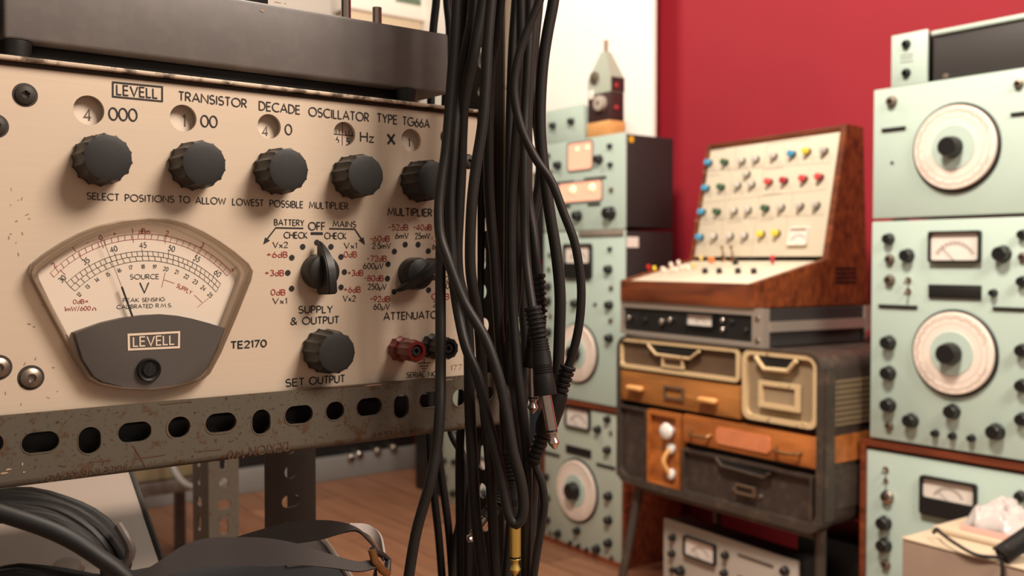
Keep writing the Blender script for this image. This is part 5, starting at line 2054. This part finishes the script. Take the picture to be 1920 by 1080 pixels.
def pull_trap(fc, ob, pts, m, wd=.006):
    """trapezoid finger pull with its dark opening"""
    q = [fc.uv(*p) for p in pts]
    MB().prism(q, -.0105, -.0095 + .012).build('pull_opening', X['black'], ob)
    MB().tube([(a, -.013, c) for a, c in q[:1] + q[3:0:-1]], wd * .6, 8).build('drawer_pull', X[m], ob)


def holder(fc, ob, x0, y0, x1, y1, m, inner):
    a0, b0, c0, d0 = fc.rect(x0, y0, x1, y1)
    s = min(b0 - a0, d0 - c0) * .17
    k = MB()
    k.ring([(a0, c0), (b0, c0), (b0, d0), (a0, d0)], [(a0 + s, c0 + s), (b0 - s, c0 + s), (b0 - s, d0 - s), (a0 + s, d0 - s)], -.0125, -.004)
    o = k.build('label_holder', X[m], ob)
    MB().flat([(a0 + s, c0 + s), (b0 - s, c0 + s), (b0 - s, d0 - s), (a0 + s, d0 - s)], -.0065).build('label_card', X[inner], o)


ob, fd = drw(1167, 635, 1391, 657, 1391, 716, 1163, 688, 'brownmesh', 'metal_drawer', .009, r=.012, top=ztp - .005)
pull_trap(fd, ob, [(1222, 646), (1318, 658), (1300, 672), (1237, 664)], 'creamframe')
holder(fd, ob, 1247, 668, 1286, 692, 'creamframe', 'brownmesh')
ob, fd = drw(1163, 692, 1393, 721, 1393, 786, 1162, 750, 'drawerw', 'wooden_drawer')
for x, y in ((1199, 727), (1335, 750)):
    u, v = fd.uv(x, y)
    MB().box(u - .028, u + .028, -.026, -.0061, v - .007, v + .007, .006, 3).build('drawer_pull', X['blockw'], ob)
holder(fd, ob, 1250, 722, 1287, 752, 'brownmesh', 'drawerw')
ob, fd = drw(1397, 659, 1538, 672, 1538, 801, 1397, 788, 'creampanel', 'cream_drawer', .011, r=.022, top=ztp - .0045)
pull_trap(fd, ob, [(1424, 668), (1500, 676), (1484, 695), (1440, 691)], 'creamframe', .009)
holder(fd, ob, 1429, 712, 1504, 773, 'creamframe', 'creampanel')
ob, fd = drw(1161, 757, 1215, 768, 1215, 906, 1161, 888, 'darkmetal', 'mesh_door', .005, 'darkmetal')
ob, fd = drw(1218, 766, 1278, 777, 1278, 926, 1218, 905, 'drawero', 'handle_panel', .011, 'drawero')
q = [fd.uv(*p) for p in ((1260, 841), (1256, 862), (1260, 889))]
MB().tube(catmull([(q[0][0], -.008, q[0][1]), (q[1][0], -.022, q[1][1]), (q[2][0], -.008, q[2][1])], .005), .006, 10).build('lever_handle', X['blockw'], ob)
for p in (q[0], q[2]):
    MB().lathe([(.014, 0), (.013, .008), (.008, .012), (0, .013)], seg=18).build('handle_rose', X['porcelain'], ob, Matrix.Translation((p[0], 0.0, p[1])))
u, v = fd.uv(1260, 807)
MB().lathe([(.010, 0), (.010, .010), (.018, .014), (.021, .020), (.018, .026), (.008, .030), (0, .031)], seg=24).build('round_knob', X['porcelain'], ob, Matrix.Translation((u, 0, v)))
ob, fd = drw(1283, 776, 1537, 817, 1537, 881, 1283, 830, 'drawero', 'wooden_drawer')
a0, b0, c0, d0 = fd.rect(1347, 799, 1448, 818, 1448, 850, 1347, 831)
s = .007
k = MB().prism([(a0 + s, c0), (b0 - s, c0), (b0, c0 + s), (b0, d0 - s), (b0 - s, d0), (a0 + s, d0), (a0, d0 - s), (a0, c0 + s)], -.009, -.0061)
k.build('name_plate', X['copper'], ob)['label'] = 'orange enamel plate'
for p0, p1 in (((1300, 809), (1336, 815)), ((1460, 838), (1506, 848))):
    a, c = fd.uv(*p0), fd.uv(*p1)
    MB().tube(catmull([(a[0], -.005, a[1]), (a[0] + .006, -.02, (a[1] + c[1]) / 2 - .004), (c[0] - .006, -.02, (a[1] + c[1]) / 2 - .004), (c[0], -.005, c[1])], .005), .0045, 8).build('bow_handle', X['brass'], ob)
ob, fd = drw(1283, 838, 1528, 893, 1528, 990, 1283, 922, 'darkmetal', 'metal_drawer', .007, 'darkmetal')
pull_trap(fd, ob, [(1350, 858), (1450, 886), (1440, 894), (1360, 872)], 'framemetal')
holder(fd, ob, 1384, 905, 1420, 932, 'brownmesh', 'darkmetal')
for x, y in ((1377, 917), (1426, 931)):
    u, v = fd.uv(x, y)
    MB().lathe([(.006, 0), (.005, .003), (0, .004)], seg=12).build('rivet', X['steel'], ob, Matrix.Translation((u, 0, v)))
# legs
for (x, y), (x2_, y2_) in (((.05, .03), (.0, -.02)), ((wC - .03, .03), (wC - .03, .03)), ((.05, dC - .04), (.02, dC + .0)), ((wC - .04, dC - .04), (wC - .03, dC - .02))):
    MB().tube([(x, y, zlo + .002), (x2_, y2_, 0)], .012, 12).build('leg', X['framemetal'], ch)
MB().tube([(.05, .03, zlo - .012), (wC - .04, .03, zlo - .012)], .011, 10).build('front_rail', X['framemetal'], ch)

# flight case with rack units
RV = ref(1435, 2.19, -59.0)
fa, fb = RV.uv(1167, 620)[0], RV.uv(1435, 600)[0]
wF = fb - fa
zf1 = (RV.uv(1435, 577)[1] + RV.uv(1168, 566)[1]) / 2
fcs = on_plane(RV, fa, ztp, 'flight_case', 'black flight case with silver edges holding rack units, between chest and synthesizer', 'case')
f = Face(fcs)
hF = zf1 - ztp
dF = .36
MB().box(.002, wF - .002, .014, dF, .002, hF - .002).build('shell', X['leatherette'], fcs)
b = MB()
b.ring([(0, 0), (wF, 0), (wF, hF), (0, hF)], [(.012, .010), (wF - .036, .010), (wF - .036, hF - .016), (.012, hF - .016)], -.006, .0135)
b.build('front_trim', X['alu'], fcs)
for v in (.016, hF - .022):
    MB().lathe([(.007, 0), (.006, .003), (0, .004)], wF - .018, .0, v, 12, M=Matrix.Translation((0, -.006, 0))).build('rivet', X['steel'], fcs)
MB().box(wF - .002, wF + .004, .014, dF - .03, hF * .40, hF * .66).build('side_rail', X['alu'], fcs)
MB().box(wF - .002, wF + .005, dF - .028, dF + .002, .0, hF).build('rear_trim', X['alu'], fcs)
MB().box(wF - .004, wF + .016, dF - .04, dF - .005, -.0 + .006, .03, .006).build('butterfly_latch', X['chrome'], fcs)
xs = [.012, wF * .17, wF * .49, wF * .70, wF - .036]
for k in range(4):
    MB().box(xs[k] + .001, xs[k + 1] - .001, .0, .0138, .011, hF - .017).build('rack_faceplate', X['black'], fcs)
meter(f, 1290, 587, 1341, 614)
for q in ((1183, 596, 5), (1211, 600, 5), (1245, 603, 6), (1260, 600, 5), (1240, 613, 4), (1358, 600, 5), (1358, 618, 5), (1373, 604, 5), (1400, 620, 5)):
    knob(f, *q, hk=1.2, cap='chrome' if q[0] in (1183, 1245, 1260, 1358) else None)

# synthesizer
pv = W(1413, 489, 2.205)
q = Vector((math.cos(R(-59)), math.sin(R(-59)), 0))
wV = .497
sy = thing('desktop_synthesizer', 'wooden cased synthesizer with a tilted cream panel of coloured knobs on the flight case', 'synthesizer', (pv.x - q.x * wV, pv.y - q.y * wV, zf1), -59)
prof = [(0, 0), (0, .056), (.246, .114), (.309, .441), (.368, .437), (.39, 0)]
b = MB()
ta_ = .02
for x0_, x1_ in ((0, ta_), (wV - ta_, wV)):
    v0 = [b.bm.verts.new((x0_, y, z)) for y, z in prof]
    v1 = [b.bm.verts.new((x1_, y, z)) for y, z in prof]
    n = len(prof)
    b.bm.faces.new(v0)
    b.bm.faces.new(v1[::-1])
    for i in range(n):
        j = (i + 1) % n
        b.bm.faces.new([v0[j], v0[i], v1[i], v1[j]])
b._new(b.bm.faces[:])
bmesh.ops.recalc_face_normals(b.bm, faces=b.bm.faces[:])
r_ = bmesh.ops.bevel(b.bm, geom=b.bm.edges[:], offset=.002, segments=2, affect='EDGES')
for fc_ in r_['faces']:
    fc_.smooth = True
b.box(ta_ - .001, wV - ta_ + .001, .0, .016, 0, .056, .002)
b.box(ta_ - .001, wV - ta_ + .001, .3095, .385, .425, .4405, .002)
b.box(ta_ - .001, wV - ta_ + .001, .02, .38, 0.0, .012)
b.box(ta_ - .001, wV - ta_ + .001, .368, .385, .012, .43)
b.build('wooden_case', X['teak'], sy)
for k in range(4):
    MB().box(wV - .001, wV + .0012, .27, .345, .055 + k * .011, .060 + k * .011).build('vent_slot', X['black'], sy)
# panels
lp = math.atan2(.058, .246)
ML = Matrix.Translation((0, .010, .0535)) @ Matrix.Rotation(-(math.pi / 2 - lp), 4, 'X')
up_ = math.atan2(.063, .327)
MU = Matrix.Translation((0, .246, .112)) @ Matrix.Rotation(-up_, 4, 'X')
FU = Face(sy, MU)
FL = Face(sy, ML)
hu = math.hypot(.063, .327) - .016
b = MB()
b.box(ta_, wV - ta_, .0, .006, .008, hu, .001)
b.mat(1)
for p0, p1 in (((1440, 264), (1409, 476)), ((1318, 322), (1556, 305)), ((1310, 381), (1549, 355)), ((1302, 414), (1545, 403)), ((1469, 272), (1476, 310)), ((1380, 278), (1377, 322)), ((1372, 326), (1369, 374)), ((1361, 380), (1357, 412)), ((1356, 417), (1353, 450)), ((1487, 360), (1484, 402)), ((1477, 406), (1474, 470))):
    b.stroke([FU.uv(*p0), FU.uv(*p1)], .0012, -.0004)
rs2 = random.Random(11)
for x0_, y0_, x1_, y1_ in ((1441, 270, 1520, 260), (1330, 284, 1360, 280), (1434, 318, 1470, 314), (1430, 366, 1465, 362), (1424, 414, 1452, 411), (1362, 418, 1392, 415), (1312, 421, 1340, 418), (1328, 330, 1350, 327)):
    b.stroke([FU.uv(x0_, y0_), FU.uv(x1_, y1_)], .002, -.0004)
b.build('upper_panel', [X['synthw'], X['line']], sy, MU)
z2_ = lambda x, y: (1280 + x * .25, 230 + y * .25)
kn = [(205, 300, 'blue'), (325, 296, 'dgreen'), (452, 285, 'grey'), (556, 272, 'grey'), (690, 250, 'grey'), (828, 235, 'blue'), (940, 216, 'yellow'), (1068, 210, 'grey'), (488, 384, 'grey'),
      (185, 491, 'blue'), (298, 482, 'dgreen'), (420, 470, 'grey'), (525, 462, 'grey'), (655, 443, 'red'), (770, 434, 'dred'), (915, 420, 'red'), (1035, 408, 'red'),
      (155, 669, 'blue'), (268, 667, 'dgreen'), (392, 662, 'grey'), (498, 655, 'grey'), (630, 641, 'dgreen'), (745, 634, 'grey'), (887, 624, 'grey'), (1008, 617, 'grey'),
      (140, 858, 'blue'), (241, 856, 'grey'), (363, 851, 'grey'), (470, 848, 'grey'), (598, 836, 'yellow'), (712, 829, 'yellow')]
for x, y, c in kn:
    px_, py_ = z2_(x, y)
    u, v = FU.uv(px_, py_)
    FU.put(knob_mesh(.0088, .017, 'knob', 'c_' + c), 'knob', u + .002, v - .002)
    if c == 'grey' and x > 300:
        pass
meter(FU, *z2_(815, 790), *z2_(940, 920), face='white', bezel='white')
b = MB()
hl2 = math.hypot(.058, .246)
b.box(ta_, wV - ta_, .0, .006, .012, hl2 - .012, .001)
b.mat(1)
for k in range(17):
    for j in range(17):
        b.disc(.045 + .0095 * k, .04 + .0095 * j, .0016, -.0004, 6)
b.build('lower_panel', [X['synthw'], X['line']], sy, ML)
z1_ = lambda x, y: (1150 + x * .15625, 460 + y * .15625)
for x, y in ((1105, 335), (1275, 335), (1500, 335), (1690, 338), (1470, 228), (1665, 172), (1900, 170), (1330, 175)):
    FL.put(knob_mesh(.0075, .013, 'knob', None), 'knob', *FL.uv(*z1_(x, y)))


def pin(x, y, c, h=.014, r=.004, name='patch_pin'):
    me = cached(('pin', c, h, r), lambda: MB().lathe([(r * .5, 0), (r * .5, h * .35), (r, h * .4), (r * .95, h * .95), (r * .6, h), (0, h)], seg=12).mesh('patch_pin', X[c]))
    FL.put(me, name, *FL.uv(*z1_(x, y)))


for x, y, c in ((430, 305, 'c_pinred'), (500, 320, 'c_yellow'), (600, 330, 'c_pinwhite'), (700, 275, 'c_pinwhite'), (790, 250, 'c_pinwhite'), (720, 330, 'c_pinwhite'), (760, 340, 'c_pinwhite'), (830, 310, 'c_pinwhite'), (880, 300, 'c_pinwhite'), (910, 320, 'c_pinwhite'), (965, 285, 'c_pincream'), (1060, 195, 'c_pincream'), (1165, 215, 'c_orange'), (1200, 215, 'c_orange'), (1915, 230, 'c_dred'), (1920, 200, 'c_pinred'), (620, 345, 'c_pinwhite')):
    pin(x, y, c, .017, .0055)
for x, y in ((1330, 190), (1440, 190)):
    u, v = FL.uv(*z1_(x, y))
    k = MB()
    k.lathe([(.009, 0), (.007, .006), (.002, .008), (.002, .034), (.004, .036), (.004, .042), (0, .043)], seg=14)
    FL.put(k.mesh('joystick', X['brass']), 'joystick', u, v)

# instrument on the floor under the chest
RU = ref(1246, 2.52, -57)
uw = RU.uv(1496, 1050)[0]
zu = (RU.uv(1246, 970)[1] + RU.uv(1490, 1052)[1]) / 2
fu = on_plane(RU, 0, 0, 'measuring_instrument', 'grey instrument with meter and dark displays on the floor under the chest', 'instrument', GRP)
cabinet(fu, uw, zu, .085, 'grey', 'blackcase')
f = Face(fu)
meter(f, 1285, 1002, 1344, 1061)
for q in ((1263, 1007.6, 6.5), (1262, 1037.5, 6.5), (1362, 1040.6, 7), (1278.5, 1070, 9), (1360, 1074, 7), (1474, 1070, 8), (1262, 1068, 5)):
    knob(f, *q)
for y in (0, 42):
    a0, b0, c0, d0 = f.rect(1384, 1037.5 + y, 1451, 1046 + 16 + y)
    MB().box(a0, b0, -.004, 0, c0, d0, .001).build('display_window', X['black'], fu)

# beige box in front of the right stack
pbx = W(1691, 1007, 1.75)
bx = thing('beige_box', 'beige plastic box with a raised top lip in front of the wood cased instrument', 'box', (pbx.x, pbx.y, 0), -55)
f = Face(bx)
zx = pbx.z
wX, dX = .34, .24
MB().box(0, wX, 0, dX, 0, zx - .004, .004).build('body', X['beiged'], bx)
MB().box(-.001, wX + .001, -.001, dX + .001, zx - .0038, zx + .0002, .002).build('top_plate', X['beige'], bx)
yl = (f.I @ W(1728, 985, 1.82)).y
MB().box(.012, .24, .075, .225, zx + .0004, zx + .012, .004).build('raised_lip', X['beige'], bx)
# plastic bag lying on it
bgx = f.W @ Vector((.085, .15, zx + .0122))
bg = thing('plastic_bag', 'crumpled white plastic bag lying on the beige box', 'bag', tuple(bgx), -55)
k = MB()
gx, gy = 60, 40
rows = []
for j in range(gy + 1):
    row = []
    for i in range(gx + 1):
        s, t = i / gx, j / gy
        x = -.035 + .165 * s
        y = -.055 + .115 * t
        e = min(1, 6 * min(s, 1 - s)) ** .5 * min(1, 5 * min(t, 1 - t)) ** .5
        hgt = (.052 - .036 * s) * e
        nz = noise.noise(Vector((x * 34, y * 34, .3))) * .016 + abs(noise.noise(Vector((x * 80, y * 80, 4.)))) * .012
        row.append(k.bm.verts.new((x + nz * .5, y + nz * .4, max(.0005, hgt + nz * e) if e > 0 else .0004)))
    rows.append(row)
for j in range(gy):
    for i in range(gx):
        k.bm.faces.new([rows[j][i], rows[j][i + 1], rows[j + 1][i + 1], rows[j + 1][i]])
k._new(k.bm.faces[:])
bot = [r_[0] for r_ in ()]
bo = k.build('bag_film', X['bag'], bg, angle=60)
sol = bo.modifiers.new('solid', 'SOLIDIFY')
sol.thickness = .0006
MB().box(-.025, .08, -.0595, -.0585, .0008, .011).build('pink_print', X['pink'], bg)
# curly cord and blue card
cc = thing('curly_cord', 'black coiled handset cord at the edge of the beige box', 'cord', W(1890, 1030, 1.60))
base = cc.location
a, c = W(1876, 1042, 1.60), W(1960, 985, 1.62)
ax = (c - a)
s1 = ax.normalized().orthogonal().normalized()
s2 = ax.normalized().cross(s1)
hel = []
for i in range(220):
    t = i / 219
    an = t * 2 * math.pi * 17
    hel.append(a + ax * t + (s1 * math.cos(an) + s2 * math.sin(an)) * .0145 - base)
MB().tube(hel, .0026, 8).build('coil', X['rubber'], cc)
MB().tube(catmull([W(*p) - base for p in ((1878, 1050, 1.59), (1880, 1075, 1.585), (1874, 1110, 1.585), (1870, 1200, 1.60))]), .0036, 8).build('tail', X['rubber'], cc)
MB().tube(catmull([W(*p) - base for p in ((1877, 1046, 1.6), (1830, 1040, 1.63), (1790, 1018, 1.66), (1765, 1000, 1.70), (1755, 992, 1.735), (1750, 1000, 1.74))]), .0032, 8).build('loose_end', X['rubber'], cc)
bc = thing('blue_card', 'light blue card at the corner of the beige box, below the coiled cord', 'card', (0, 0, 0), -55)
pq = f.W @ Vector((.215, .012, zx + .0003))
bc.location = pq
MB().box(0, .12, 0, .06, 0, .0015).build('card', X['cyan'], bc)

kx = on_plane(RC, wC + xa - .20, 0, 'black_box', 'plain black box added to darken the floor under the right end of the chest', 'box')
MB().box(0, .17, .165, .34, 0, .33, .004).build('body', X['black'], kx)  # dark filler box, added so the space under the chest goes black
MB().box(.03, .14, .157, .1649, .20, .23, .002).build('handle', X['blackcase'], kx)

dk = on_plane(RL, RL.uv(1021, 600)[0] - .93, 0, 'black_cabinet', 'low black cabinet on the floor at the end of the grey plinth', 'cabinet')
MB().box(0, .23, .02, .20, 0, .46, .005).build('body', X['black'], dk)
MB().box(.04, .16, .012, .0199, .30, .32, .002).build('handle', X['blackcase'], dk)
